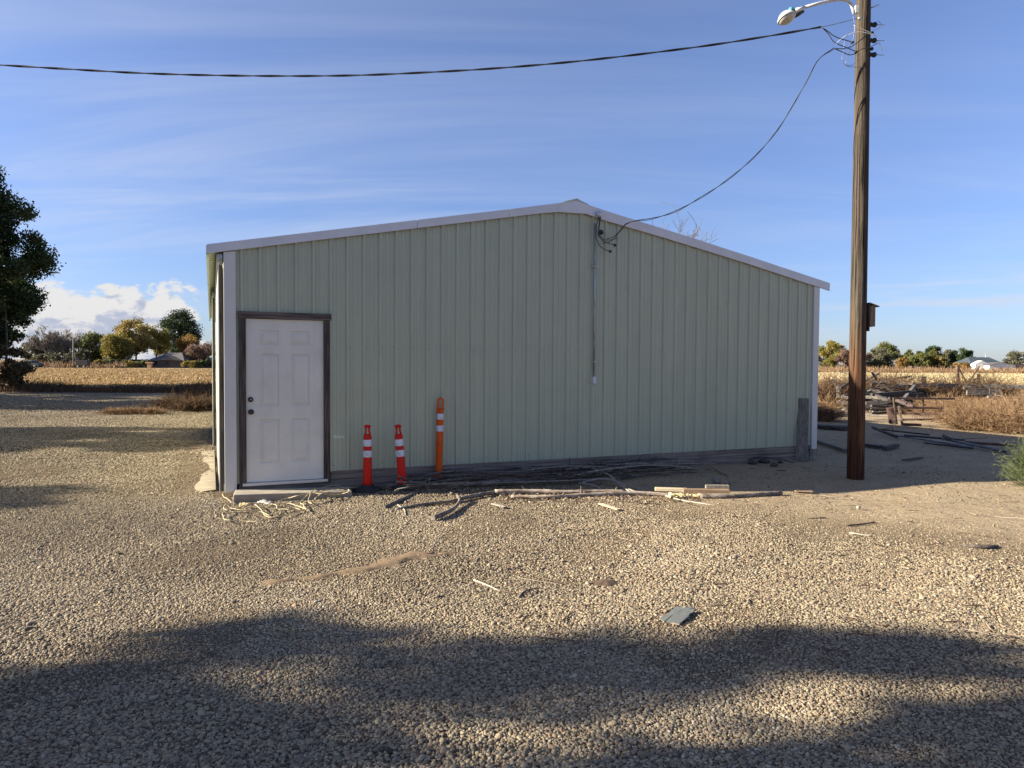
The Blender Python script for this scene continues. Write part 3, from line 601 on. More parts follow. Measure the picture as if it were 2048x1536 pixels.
# conduit, weather head, box
cd = MB(); cd.tube([(5.075, -.045, 1.44), (5.07, -.045, 3.70)], .0125, 10); co_ = cd.build('conduit', M['galv'], shed)
for z_ in (1.66, 3.06): MB().box(5.03, 5.115, -.062, -.018, z_ - .008, z_ + .008).build('conduit_strap', M['galv'], co_)
MB().box(5.05, 5.10, -.075, -.02, 1.335, 1.44).build('junction_box', M['trim'], co_, bevel=.006)
MB().lathe([(.012, -.03), (.035, 0), (.04, .03), (.03, .06), (.01, .075)], 14, Matrix.Translation((5.11, -.09, 3.80))).build('weather_head', M['alum'], co_)
MB().lathe([(.012, 0), (.034, .01), (.038, .03), (.03, .05), (.012, .06)], 12, Matrix.Translation((5.17, -.02, 3.575)) @ RX).build('wall_insulator', M['black'], shed)
lp = MB()
def wl(t, y_, z_): return (t, y_, z_)
for pts in ([(5.11, -.10, 3.79), (5.05, -.12, 3.66), (5.04, -.12, 3.48), (5.10, -.12, 3.36), (5.20, -.12, 3.31), (5.29, -.12, 3.29)],
            [(5.12, -.10, 3.79), (5.08, -.13, 3.62), (5.08, -.13, 3.50), (5.16, -.13, 3.43), (5.28, -.13, 3.40), (5.36, -.13, 3.385)],
            [(5.13, -.10, 3.79), (5.10, -.11, 3.62), (5.10, -.11, 3.52), (5.18, -.12, 3.45), (5.30, -.12, 3.46), (5.42, -.12, 3.50)]): lp.tube(pts, .006, 6)
lp.build('drip_loop', M['cable'], shed)
# chalky smudge beside the door: thin rubbed paint film on the flat of the sheet
M['smudge'] = mat('chalky_rub', (0.60, 0.66, 0.58), (0.40, 0.46, 0.37), 0.5, (22, 22, 60), lo=.42, hi=.60)
MB().add([(1.275, -.0045, .665), (1.36, -.0045, .655), (1.43, -.0045, .66), (1.43, -.0045, .685), (1.35, -.0045, .70), (1.29, -.0045, .695)], [(0, 1, 2, 3, 4, 5)]).build('paint_smudge', M['smudge'], front)

M['apron'] = mat('dusty_concrete', (0.19, 0.15, 0.10), (0.27, 0.22, 0.15), 0.95, (5, 5, 5), bump=0.8, bscale=(50, 50, 50), bdist=0.006, c3=(0.15, 0.12, 0.085), c3scale=4)
# concrete step in front of the door and apron along the left wall
def local_pt(t, n, z=0.0): return (P0.x + t * ux - n * uy, P0.y + t * uy + n * ux, z)
stp = MB(); a = gp(466, 1004); b_ = gp(704, 992); a[2] = b_[2] = 0
da = Vector((b_[0] - a[0], b_[1] - a[1], 0)).normalized(); dn_ = Vector((-da.y, da.x, 0)); A_ = Vector(a); B_ = Vector(b_)
q = [A_, B_, B_ + dn_ * .34, A_ + dn_ * .36]
stp.add([(v.x, v.y, -.03) for v in q] + [(v.x, v.y, .085 if i in (0, 3) else .06) for i, v in enumerate(q)], [(3, 2, 1, 0), (4, 5, 6, 7), (0, 1, 5, 4), (1, 2, 6, 5), (2, 3, 7, 6), (3, 0, 4, 7)])
tag(stp.build('concrete_step', M['concrete'], bevel=.012), 'long low concrete step in front of the white door', 'step')
ap = MB(); na = 26; r_a = np.random.default_rng(8); pr_ = [(-.10, .45 + 4.3 * i / na) for i in range(na + 1)]; qr_ = [(-.25 - .06 * math.sin(i * .33) - .03 * math.sin(i * .8) - .015 * r_a.random(), n) for i, (t, n) in enumerate(pr_)]
ap.add([local_pt(t, n, .012) for t, n in pr_] + [local_pt(t, n, .001 + .004 * r_a.random()) for t, n in qr_] + [local_pt(t - .05, n, -.03) for t, n in qr_], [(k, k + 1, na + 2 + k, na + 1 + k) for k in range(na)] + [(na + 1 + k, na + 2 + k, 2 * na + 3 + k, 2 * na + 2 + k) for k in range(na)], True)
tag(ap.build('concrete_apron', M['apron']), 'worn concrete apron strip along the left side of the shed', 'apron')

# ------------------------------------------------------------------ delineator posts
def delineator(name, base, h_px, mat_, label, lean, kind, rad, group):
    root = empty(name, base); root.rotation_euler = lean; tag(root, label, 'delineator', group)
    MB().lathe([(.19, 0), (.19, .02), (.17, .032), (.085, .045), (.075, .075), (.07, .078)], 8).build('rubber_base', M['black'], root)
    H_ = h_px
    if kind == 'short':
        MB().lathe([(rad * 1.12, .05), (rad * 1.08, .12), (rad, .16), (rad * .93, H_ * .82), (rad * .90, H_ * .835), (rad * .70, H_ * .85), (rad * .55, H_ * .855)], 22).build('tube', mat_, root)
        hd = MB()
        for sx_ in (-1, 1): hd.tube([(sx_ * rad * .58, 0, H_ * .85), (sx_ * rad * .38, 0, H_ * .90), (sx_ * rad * .36, 0, H_ * .96)], [rad * .22, rad * .2, rad * .22], 8)
        hd.lathe([(rad * .55, H_ * .955), (rad * .78, H_ * .965), (rad * .78, H_ * .985), (rad * .5, H_ * 1.0)], 16); hd.build('grip_handle', mat_, root)
        bands = ((H_ * .60, H_ * .70), (H_ * .76 - .005, H_ * .86 - .08)) if False else ((.425 * H_ / .83, .507 * H_ / .83), (.562 * H_ / .83, .645 * H_ / .83))
        rr = rad * .965
    else:
        MB().lathe([(rad * 1.15, .05), (rad * 1.12, .09), (rad, .11), (rad * .98, .54), (rad * 1.04, .55), (rad * 1.04, .565), (rad * .98, .575), (rad * .92, H_ * .835), (rad * .98, H_ * .842), (rad * .5, H_ * .86)], 22).build('tube', mat_, root)
        lo = H_ * .85; hi = H_ * .965; w = rad * .72; pts = [(-w, 0, lo - .01), (-w, 0, lo + .06), (-w, 0, hi - .02)] + [(-w * math.cos(q_), 0, hi - .02 + w * .95 * math.sin(q_)) for q_ in np.linspace(.3, math.pi - .3, 7)] + [(w, 0, hi - .02), (w, 0, lo + .06), (w, 0, lo - .01)]
        hd = MB().tube(pts, rad * .27, 8); hd.box(-w, w, -rad * .25, rad * .25, lo - .015, lo + .02); hd.build('loop_handle', mat_, root)
        bands = ((.71, .79), (.87, .95)); rr = rad * .97
    for z0, z1 in bands: MB().lathe([(rr * 1.0, z0), (rr * 1.015, z0 + .002), (rr * 1.0, z1 - .002), (rr * .99, z1)], 22).build('reflective_band', M['band'], root)
    return root
A1 = gp(735, 981); delineator('delineator_post', (A1[0], A1[1], 0), .84, M['red'], 'upright short red-orange post nearest the door', (0, 0, .2), 'short', .056, 'orange delineator posts')
B1 = gp(806, 979); delineator('delineator_post', (B1[0], B1[1], 0), .84, M['red'], 'short red-orange post leaning left, middle of the three', (0, math.radians(-4.6), 0), 'short', .056, 'orange delineator posts')
C1 = gp(877, 967); delineator('delineator_post', (C1[0], C1[1], 0), 1.185, M['orange'], 'tallest bright orange post with a loop handle on top', (0, math.radians(1.3), 0), 'tall', .047, 'orange delineator posts')

# ------------------------------------------------------------------ utility pole and what hangs on it
PB = gp(1711, 956); PYY = PB[1]; PT = dp(1728, -60, PYY + .1)
pole = empty('utility_pole', (PB[0], PB[1], 0)); tag(pole, 'tall weathered timber utility pole standing right of the shed', 'utility pole')
lean = Vector((PT[0] - PB[0], PT[1] - PB[1], PT[2])); ht = 7.7
def pp(z_): return Vector((lean.x / lean.z * z_, lean.y / lean.z * z_, z_))      # pole axis, local
pm = MB(); zs_ = np.linspace(-.1, ht, 60); n_ = 40; vs = []; fs = []
for i, z_ in enumerate(zs_):
    r0 = np.interp(z_, [0, ht], [.117, .094]); c = pp(z_)
    for k in range(n_):
        q_ = 2 * math.pi * k / n_; r_ = r0 * (1 + .010 * math.sin(3 * q_ + z_ * .7) + .006 * math.sin(11 * q_ + .3 * z_) + .004 * math.sin(17 * q_ - z_ * 1.1)); vs.append((c.x + r_ * math.cos(q_), c.y + r_ * math.sin(q_), z_))
for i in range(len(zs_) - 1):
    for k in range(n_): fs.append((i * n_ + k, i * n_ + (k + 1) % n_, (i + 1) * n_ + (k + 1) % n_, (i + 1) * n_ + k))
pm.add(vs, fs, True); pm.add([(pp(ht).x, pp(ht).y, ht)] + vs[-n_:], [(0, k + 1, (k + 1) % n_ + 1) for k in range(n_)]); pm.build('shaft', M['pole'], pole)
def onpole(px, py, dy=0.0): v = dp(px, py, PYY + dy); return Vector((v[0] - PB[0], v[1] - PB[1], v[2]))
for py_i, big in ((44, 1), (61, 0), (76, 1), (93, 0), (105, 1)):
    z_ = onpole(1740, py_i).z; c = pp(z_); m_ = Matrix.Translation((c.x + .09, c.y - .01, z_)) @ Matrix.Rotation(math.pi / 2, 4, 'Y')
    prof = [(.012, 0), (.028, .005), (.034, .02), (.02, .035), (.034, .05), (.036, .085), (.02, .10), (.008, .105)] if big else [(.008, 0), (.02, .02), (.026, .04), (.016, .055), (.006, .06)]
    ins = MB().lathe(prof, 12, m_).build('insulator', M['black'], pole)
    if big: MB().tube([(c.x + .19, c.y - .01, z_), (c.x + .30, c.y - .02, z_ - .008)], .005, 6).build('bolt', M['galv'], ins)
z_ = onpole(1740, 8).z; c = pp(z_); MB().tube([(c.x + .08, c.y, z_ - .02), (c.x + .21, c.y - .02, z_ + .025)], .008, 6).build('step_bolt', M['galv'], pole)
bk = MB(); a_ = onpole(1716, 37, -.12); bk.tube([a_, a_ + Vector((.035, -.02, -.01))], .022, 10); bk.build('clevis', M['galv'], pole)

def cable(name, pxs, Ys, rads, label, mat_='cable', strands_n=1, pitch=.5, off=.011, group=None, origin=None, cat='cable'):
    P = [dp(px, py, Yd) for (px, py), Yd in zip(pxs, Ys)]; P = np.array(P)
    d = np.r_[0, np.cumsum(np.linalg.norm(np.diff(P, axis=0), axis=1))]; n = max(8, int(d[-1] / (.05 if strands_n > 1 else .04))); tt = np.linspace(0, d[-1], n)
    # smooth interpolation (Catmull-like through cubic Hermite)
    T = np.gradient(P, d, axis=0); idx = np.clip(np.searchsorted(d, tt) - 1, 0, len(d) - 2); h_ = d[idx + 1] - d[idx]; u = ((tt - d[idx]) / h_)[:, None]; h_ = h_[:, None]
    S = (2 * u**3 - 3 * u**2 + 1) * P[idx] + (u**3 - 2 * u**2 + u) * h_ * T[idx] + (-2 * u**3 + 3 * u**2) * P[idx + 1] + (u**3 - u**2) * h_ * T[idx + 1]
    mb = MB()
    for k in range(strands_n):
        Q = S.copy()
        if strands_n > 1:
            ph = tt / pitch * 2 * math.pi + k * 2 * math.pi / strands_n; Q[:, 2] += off * np.cos(ph); Q[:, 1] += off * np.sin(ph)
        mb.tube([tuple(v) for v in Q], rads, 6)
    o = mb.build(name, M[mat_]); tag(o, label, cat, group); return o
Yp = PYY - .13
cable('overhead_cable', [(-1500, -90), (-1100, 10), (-700, 74), (-350, 110), (0, 130), (150, 139), (300, 147), (450, 151), (560, 152), (700, 151), (850, 145), (1000, 136), (1150, 123), (1300, 106), (1450, 86), (1550, 70), (1642, 54)],
      np.linspace(10.6, Yp, 17), .0085, 'thick twisted black cable sagging across the sky from the pole', strands_n=2, pitch=1.06, off=.0078)
cable('support_wire', [(1642, 54), (1662, 50), (1690, 43), (1714, 37)], [Yp] * 4, .0045, 'thin grey wire holding the overhead cable end to the pole', 'cable_grey', cat='wire')
cable('service_cable', [(1668, 97), (1640, 116), (1612, 165), (1585, 212), (1560, 253), (1520, 302), (1470, 348), (1400, 396), (1340, 427), (1300, 438), (1262, 444), (1250, 449)],
      [Yp, Yp, Yp + .05, Yp + .1, Yp + .13, Yp + .2, Yp + .26, Yp + .34, 10.45, 10.5, 10.52, 10.55], .0055, 'slack twisted black cable running from the pole down to the shed gable', strands_n=2, pitch=.9, off=.009)
cable('service_lead', [(1250, 449), (1240, 461), (1228, 473), (1214, 478)], [10.55, 10.52, 10.5, 10.5], .005, 'short black lead curving under the gable, upper of the pair', group=None, cat='wire')
cable('service_lead', [(1252, 448), (1237, 466), (1222, 482), (1206, 487)], [10.56, 10.52, 10.5, 10.48], .005, 'short black lead curving under the gable, lower of the pair', cat='wire')
wires = [([(1642, 54), (1655, 62), (1668, 72), (1690, 80), (1705, 84)], 'cable', .006), ([(1644, 55), (1657, 68), (1666, 82), (1690, 94), (1712, 103)], 'cable', .006),
         ([(1668, 97), (1690, 97), (1708, 90), (1722, 79), (1735, 68)], 'cable', .006), ([(1668, 97), (1685, 104), (1700, 110), (1714, 106)], 'cable', .006),
         ([(1706, 30), (1709, 48), (1708, 70), (1702, 95), (1694, 118), (1691, 129), (1705, 130), (1718, 112)], 'cable_grey', .0035),
         ([(1707, 46), (1698, 62), (1690, 80), (1687, 104), (1684, 118), (1690, 130), (1712, 134), (1728, 134)], 'cable_grey', .0035),
         ([(1672, 88), (1682, 78), (1700, 68), (1722, 64), (1740, 68), (1754, 73)], 'cable_white', .004),
         ([(1706, 50), (1722, 57), (1742, 66), (1752, 72)], 'cable_white', .003), ([(1754, 77), (1760, 90), (1764, 101)], 'cable_grey', .003),
         ([(1757, 42), (1763, 50), (1756, 58), (1746, 61)], 'cable_grey', .003), ([(1714, 104), (1724, 98), (1740, 94), (1756, 86)], 'cable', .005), ([(1714, 85), (1725, 78), (1734, 70)], 'cable', .005)]
wl_ = ['thicker black jumper wire from cable end to upper pole connector', 'black jumper wire from cable end to lower pole connector', 'black wire rising from the slack cable to the pole', 'black wire looping low from the slack cable to the pole',
       'thin dark wire looping down from the lamp arm', 'long thin grey wire looping left of the pole top', 'white wire crossing in front of the pole', 'thin pale wire slanting over the pole', 'short thin wire hanging from the right insulators',
       'thin wire looping between the two upper right insulators', 'black wire wrapping the pole below the connectors', 'short black wire crossing the pole face']
for (pxs, mm, r_), lb in zip(wires, wl_): cable('jumper_wire', pxs, [PYY - .14] * len(pxs), r_, lb, mm, cat='wire', group='jumper wires at the pole top')
for px, py, lb in ((1705, 85, 'black wire connector, upper one left of the pole'), (1712, 104, 'black wire connector, lower one on the pole')):
    v = dp(px, py, PYY - .15); o = MB().tube([(v[0] - .025, v[1], v[2] - .005), (v[0] - .01, v[1], v[2]), (v[0] + .02, v[1], v[2] + .008)], [.012, .02, .012], 8).build('wire_connector', M['black']); tag(o, lb, 'connector', 'wire connectors at the pole')
for t_, z_, lb in ((5.36, 3.385, 'small black splice block, upper one under the gable peak'), (5.28, 3.288, 'small black splice block, lower one under the gable peak')):
    v = local_pt(t_, -.13, z_); o = MB().box(v[0] - .02, v[0] + .02, v[1] - .015, v[1] + .015, v[2] - .018, v[2] + .018).build('splice_block', M['black'], bevel=.004); tag(o, lb, 'connector', 'splice blocks on the gable')

# street lamp
lampo = Vector(dp(1713, 60, PYY - .13)); lamp = empty('street_lamp', lampo); tag(lamp, 'white street lamp on a curved arm near the pole top', 'street lamp')
def ll(px, py, dy=0.0): return Vector(dp(px, py, PYY - .13 + dy)) - lampo
arm = MB().tube([ll(*p) for p in ((1708, 28, 0), (1706, 18, 0), (1702, 8, -.02), (1694, 1, -.04), (1682, -1, -.06), (1664, 1, -.10), (1640, 6, -.14), (1608, 15, -.20))], .021, 12).build('arm', M['lampwhite'], lamp)
MB().beam(ll(1713, 12, .06), ll(1713, 27, .06), .05, .05).build('mounting_bracket', M['lampwhite'], lamp, bevel=.005)
nk = MB().tube([ll(1609, 15, -.20), ll(1600, 19, -.21), ll(1588, 24, -.23)], [.026, .032, .045], 12).build('neck', M['lampwhite'], lamp)
MB().tube([ll(1607, 23, -.20), ll(1597, 28, -.22), ll(1590, 34, -.23)], [.018, .028, .014], 8).build('fixing_clamp', M['dark'], lamp)
cn = ll(1573, 36, -.25); axis = Vector((.30, -.22, -.95)).normalized(); Mh = Matrix.Translation(cn) @ axis.to_track_quat('Z', 'Y').to_matrix().to_4x4()
hd = MB().lathe([(.03, -.075), (.07, -.07), (.095, -.045), (.115, -.015), (.125, .0), (.125, .013), (.114, .016)], 28, Mh).build('lamp_housing', M['lampwhite'], lamp)
ml, tl, bl = new_mat('lamp_glass'); bl.inputs['Base Color'].default_value = (.62, .58, .48, 1); bl.inputs['Roughness'].default_value = .25; bl.inputs['Transmission Weight'].default_value = .25
MB().lathe([(.110, .017), (.107, .028), (.092, .045), (.065, .058), (.03, .066), (.005, .068)], 28, Mh).build('lens', ml, lamp)
pc = ll(1582, 27, -.24); pcell = MB().lathe([(.034, 0), (.036, .05), (.030, .075), (.012, .085)], 16, Matrix.Translation(pc + Vector((0, 0, .0)))).build('light_sensor', M['teal'], lamp)

# birdhouse on the pole
bz = dp(1741, 632, PYY + .02); bh = empty('birdhouse', (bz[0], bz[1], bz[2])); tag(bh, 'small weathered wooden birdhouse fixed to the right of the pole', 'birdhouse')
M['bird'] = wood('birdhouse_wood', (0.13, 0.085, 0.055), (0.26, 0.18, 0.12), 'Z')
MB().box(-.035, .035, -.07, .07, -.155, .145).build('box', M['bird'], bh, bevel=.003)
MB().box(-.055, -.037, -.06, .06, -.22, .19).build('back_board', M['frame'], bh, bevel=.003)
rf = MB().add([(-.05, -.085, .175), (.085, -.085, .125), (.085, .085, .125), (-.05, .085, .175), (-.05, -.085, .188), (.085, -.085, .138), (.085, .085, .138), (-.05, .085, .188)], [(3, 2, 1, 0), (4, 5, 6, 7), (0, 1, 5, 4), (1, 2, 6, 5), (2, 3, 7, 6), (3, 0, 4, 7)]).build('roof', M['frame'], bh)
MB().lathe([(.018, 0), (.018, .003)], 12, Matrix.Translation((.034, 0, .06)) @ Matrix.Rotation(math.pi / 2, 4, 'Y')).build('entrance_hole', M['black'], bh)

M['plankgrey'] = wood('grey_plank_z', (0.10, 0.09, 0.08), (0.24, 0.22, 0.19), 'Z')
# leaning plank at the right corner
lb_ = MB(); q0 = local_pt(9.07, -.14, 0.0); q1 = local_pt(9.17, -.05, 1.06); lb_.beam(q0, q1, .19, .035); o = lb_.build('leaning_plank', M['plankgrey'], bevel=.004); tag(o, 'dark weathered plank leaning on the right corner of the shed', 'plank')

# ------------------------------------------------------------------ rope tangle, scrap, sticks, boards
def cr(px, py): return (380 + px / 6.02, 860 + py / 6.02)
rp = [[(415, 735), (395, 790), (440, 825), (490, 860), (480, 890), (410, 920), (470, 960), (560, 940), (640, 925), (760, 900), (860, 950), (890, 1010), (980, 1050), (1100, 1040), (1250, 1000), (1390, 960), (1440, 970)],
      [(460, 960), (400, 1000), (400, 1040), (480, 1090), (640, 1095), (850, 1095), (980, 1060), (1050, 1000), (1160, 950), (1350, 930), (1400, 960), (1365, 900), (1350, 850), (1400, 790), (1480, 760), (1600, 770), (1800, 775), (1910, 745), (1880, 705), (1750, 670), (1560, 700), (1470, 740), (1440, 790), (1430, 860), (1470, 890)],
      [(480, 940), (600, 960), (760, 965), (880, 950), (1000, 900), (1150, 880), (1300, 920), (1400, 950)], [(500, 985), (640, 990), (800, 975), (950, 930), (1100, 930), (1250, 905), (1380, 940)],
      [(780, 900), (840, 940), (880, 990), (960, 1030), (1000, 990), (1060, 950), (1200, 960)], [(640, 930), (760, 880), (900, 880), (1020, 900), (1100, 960), (1250, 940), (1330, 960)], [(1020, 870), (1180, 820), (1300, 790), (1420, 770), (1560, 740), (1750, 720), (1860, 720)], [(1500, 830), (1560, 780), (1700, 760), (1860, 770)], [(1900, 700), (2010, 690), (2080, 720)]]
rm = MB()
for pl in rp:
    P = []
    for (a, b_) in pl:
        px, py = cr(a, b_); z_ = .030 if b_ > 880 - (a - 500) * .09 or a < 500 or a > 1960 else .096 - .025 * (a - 500) / 1450
        P.append(gp(px, py, z_ + .01 * random.random()))
    P = np.array(P); d = np.r_[0, np.cumsum(np.linalg.norm(np.diff(P, axis=0), axis=1))]; n = int(d[-1] / .012) + 4; tt = np.linspace(0, d[-1], n); T = np.gradient(P, d, axis=0)
    idx = np.clip(np.searchsorted(d, tt) - 1, 0, len(d) - 2); h_ = d[idx + 1] - d[idx]; u = ((tt - d[idx]) / h_)[:, None]; h_ = h_[:, None]
    S = (2*u**3-3*u**2+1)*P[idx] + (u**3-2*u**2+u)*h_*T[idx] + (-2*u**3+3*u**2)*P[idx+1] + (u**3-u**2)*h_*T[idx+1]
    ph = tt / .05; S += np.stack([.003 * np.sin(ph * 1.3), .004 * np.cos(ph), .002 * np.sin(ph * .7)], -1)
    rm.tube([tuple(v) for v in S], [.0055 + .0012 * math.sin(i * 1.1) for i in range(n)], 6)
tag(rm.build('rope', M['rope']), 'tangled pale yellow rope lying over the concrete step', 'rope')
def crumple(name, c, size, m, label, cat, flat=.5, seed=1, rot=0.0):
    r_ = np.random.default_rng(seed); bm_ = MB(); n1, n2 = 9, 6; vs = []
    for j in range(n2):
        for i in range(n1):
            u, v = i / (n1 - 1) - .5, j / (n2 - 1) - .5; x_, y_ = u * size[0], v * size[1]
            vs.append((c[0] + x_ * math.cos(rot) - y_ * math.sin(rot) + r_.normal() * size[0] * .02, c[1] + x_ * math.sin(rot) + y_ * math.cos(rot) + r_.normal() * size[1] * .05, c[2] + size[2] * (abs(r_.normal()) * .4 + .5 - 1.2 * (u * u + v * v))))
    bm_.add(vs, [(j * n1 + i, j * n1 + i + 1, (j + 1) * n1 + i + 1, (j + 1) * n1 + i) for j in range(n2 - 1) for i in range(n1 - 1)], True)
    o = bm_.build(name, m); sld = o.modifiers.new('solid', 'SOLIDIFY'); sld.thickness = .003; tag(o, label, cat); return o
M['paper'] = mat('white_scrap', (0.38, 0.36, 0.33), (0.30, 0.28, 0.24), 0.7, (20, 20, 20))
M['cloth'] = mat('yellow_cloth', (0.60, 0.46, 0.22), (0.46, 0.34, 0.16), 0.9, (30, 30, 30))
p_ = gp(*cr(905, 885), .03); crumple('paper_scrap', (p_[0], p_[1], .03), (.20, .07, .035), M['paper'], 'crumpled white scrap lying in the rope tangle', 'scrap', seed=3, rot=-.5)
p_ = gp(*cr(670, 915), .02); crumple('cloth_scrap', (p_[0], p_[1], .02), (.13, .07, .04), M['cloth'], 'yellowish knotted rag in the rope tangle', 'rag', seed=5, rot=.3)

def stick(name, pxs, rads, m, label, cat, group=None, zs=None, twigs=0, wob=.004):
    P = []
    for i, (px, py) in enumerate(pxs):
        z_ = (zs[i] if zs else rads[min(i, len(rads) - 1)] * .9); P.append(gp(px, py, z_))
    P = np.array(P); d = np.r_[0, np.cumsum(np.linalg.norm(np.diff(P, axis=0), axis=1))]; n = max(6, int(d[-1] / .035)); tt = np.linspace(0, d[-1], n)
    if len(P) > 2:
        T = np.gradient(P, d, axis=0); idx = np.clip(np.searchsorted(d, tt) - 1, 0, len(d) - 2); h_ = d[idx + 1] - d[idx]; u = ((tt - d[idx]) / h_)[:, None]; h_ = h_[:, None]
        S = (2*u**3-3*u**2+1)*P[idx] + (u**3-2*u**2+u)*h_*T[idx] + (-2*u**3+3*u**2)*P[idx+1] + (u**3-u**2)*h_*T[idx+1]
    else: S = P[0] + (P[1] - P[0]) * (tt / d[-1])[:, None]
    S = S + np.cumsum(rng.normal(0, wob * .35, S.shape), axis=0) * np.array([.5, .6, .3]); S[:, 2] = np.maximum(S[:, 2], .004)
    rr = np.interp(tt / d[-1], np.linspace(0, 1, len(rads)), rads) * (1 + .07 * rng.normal(size=n)); mb = MB().tube([tuple(v) for v in S], list(rr), 9)
    for k in range(twigs):
        i = rng.integers(1, n - 1); v = S[i]; dv = rng.normal(size=3) * .5; dv[2] = abs(dv[2]) + .3; dv /= np.linalg.norm(dv); L_ = rng.uniform(.02, .07)
        mb.tube([tuple(v), tuple(v + dv * (rr[i] + L_))], [.005, .0025], 5)
    o = mb.build(name, m, origin=tuple(S[n // 2])); tag(o, label, cat, group); return o
SG = 'sticks and branches beside the shed'
stick('log', [(990, 984), (1060, 983), (1130, 984), (1200, 983), (1248, 983)], [.036, .033, .03, .028, .026], M['log'], 'thickest peeled log with a broken orange end, back one of two', 'log', 'logs on the gravel', twigs=5)
stick('log', [(1022, 993), (1090, 994), (1160, 991), (1230, 988), (1290, 987), (1340, 990)], [.020, .024, .026, .030, .030, .022], M['log'], 'long pale log in front of the thickest log', 'log', 'logs on the gravel', twigs=9)
stick('log', [(1400, 993), (1450, 993), (1510, 990), (1562, 986)], [.030, .032, .032, .028], M['bark'], 'grey-brown log right of the boards, at the shadow edge', 'log', 'logs on the gravel', twigs=4)
stick('branch', [(792, 1018), (850, 1008), (900, 1003), (945, 992), (992, 985)], [.012, .018, .022, .026, .026], M['bark'], 'long crooked branch reaching left from the thickest log', 'branch', SG)
stick('branch', [(866, 1036), (895, 1024), (915, 1008), (919, 998), (911, 989), (900, 986)], [.026, .026, .022, .019, .018, .014], M['bark'], 'short thick hooked branch with a bleached curled tip', 'branch', SG, zs=[.024, .024, .03, .05, .08, .10], wob=.001)
stick('branch', [(768, 1015), (800, 1000), (834, 985)], [.020, .020, .014], M['bark'], 'straight dark branch in front of the middle orange post', 'branch', SG)
stick('bleached_stick', [(794, 1009), (808, 1019), (811, 1031)], [.009, .007, .006], M['bleached'], 'small bleached stick crossing the long crooked branch', 'stick', SG)
stick('bleached_stick', [(1325, 989), (1360, 1000), (1410, 1008), (1458, 1017)], [.013, .010, .008, .005], M['bleached'], 'thin pale stick pointing right from under the foam chunk', 'stick', SG)
stick('bleached_stick', [(948, 1160), (975, 1170), (1003, 1182)], [.008, .006, .004], M['bleached'], 'thin split white stick alone on the open gravel', 'stick', SG)
stick('bleached_stick', [(1698, 1065), (1722, 1069), (1743, 1072)], [.006, .005, .004], M['bleached'], 'tiny pale stick on the dirt at the right', 'stick', SG)
stick('dark_stick', [(1692, 1051), (1722, 1048), (1750, 1044)], [.008, .009, .007], M['bark_dark'], 'dark straight stick on the dirt in front of the pole', 'stick', SG)
stick('dark_stick', [(1614, 1037), (1635, 1036), (1651, 1035)], [.006, .006, .005], M['bark_dark'], 'small dark stick on the dirt between logs and pole', 'stick', SG)
stick('dark_stick', [(1037, 1195), (1050, 1182), (1068, 1177), (1084, 1177)], [.005, .006, .005, .004], M['bark'], 'thin curved twig near the split white stick', 'stick', SG)
stick('bark_strip', [(1918, 1089), (1945, 1092), (1975, 1094), (1998, 1092)], [.008, .020, .020, .008], M['bark_dark'], 'flat dark strip of bark lying alone on the right dirt', 'bark')
stick('fallen_twig', [(2003, 1003), (2020, 1004), (2040, 1004)], [.003] * 3, M['bark_dark'], 'thin dark twig on the dirt below the green weed', 'twig', SG)
# spiky twig standing in front of the posts
tw = MB()
for pl in ([(852, 988), (857, 978), (845, 967), (842, 962)], [(857, 978), (858, 966), (860, 955)], [(857, 979), (868, 990), (876, 994)], [(857, 979), (880, 981), (905, 977), (917, 970)], [(857, 979), (856, 990), (857, 997)], [(882, 980), (890, 974), (916, 969)], [(850, 972), (848, 962)], [(862, 985), (850, 990), (838, 996)]):
    tw.tube([tuple(dp(px, py, 8.75 + .02 * i)) for i, (px, py) in enumerate(pl)], [.006, .005, .004, .003][:len(pl)], 5)
tag(tw.build('spiky_twig', M['bark']), 'spiky many forked twig standing in front of the tall orange post', 'twig', SG)
M['bark_pale'] = mat('pale_bark', (0.15, 0.125, 0.10), (0.34, 0.30, 0.25), 0.9, (22, 22, 30), bump=0.6, bscale=(60, 60, 60), bdist=0.004)
# dark brush heap in the shade
defs = [([(1139, 953), (1180, 944), (1227, 937), (1293, 931), (1346, 936)], [.012, .01, .009, .007, .004], [.10, .14, .17, .17, .06], 'long thin arching branch on top of the brush heap'),
        ([(1180, 935), (1215, 948), (1240, 970), (1262, 985)], [.008, .010, .011, .010], [.16, .12, .06, .03], 'branch slanting down to the right end of the long log'),
        ([(1098, 938), (1115, 948), (1145, 954), (1170, 948)], [.007, .009, .009, .006], [.14, .10, .08, .08], 'forked branch against the skirt boards left of the arch'),
        ([(1165, 965), (1200, 958), (1230, 962), (1262, 980), (1275, 984)], [.010, .012, .011, .009, .006], [.04, .08, .08, .04, .03], 'pale bent branch just behind the logs'),
        ([(1158, 966), (1185, 970), (1205, 980)], [.008, .009, .007], [.05, .05, .03], 'short branch touching the back log midway'),
        ([(905, 975), (960, 966), (1030, 960), (1110, 958)], [.012, .014, .013, .008], [.03, .06, .08, .06], 'long low branch at the left side of the brush heap')]
for pxs, rr, zz, lb in defs: stick('branch', pxs, [q * 1.25 for q in rr], M['bark_pale'], lb, 'branch', SG, zs=zz)
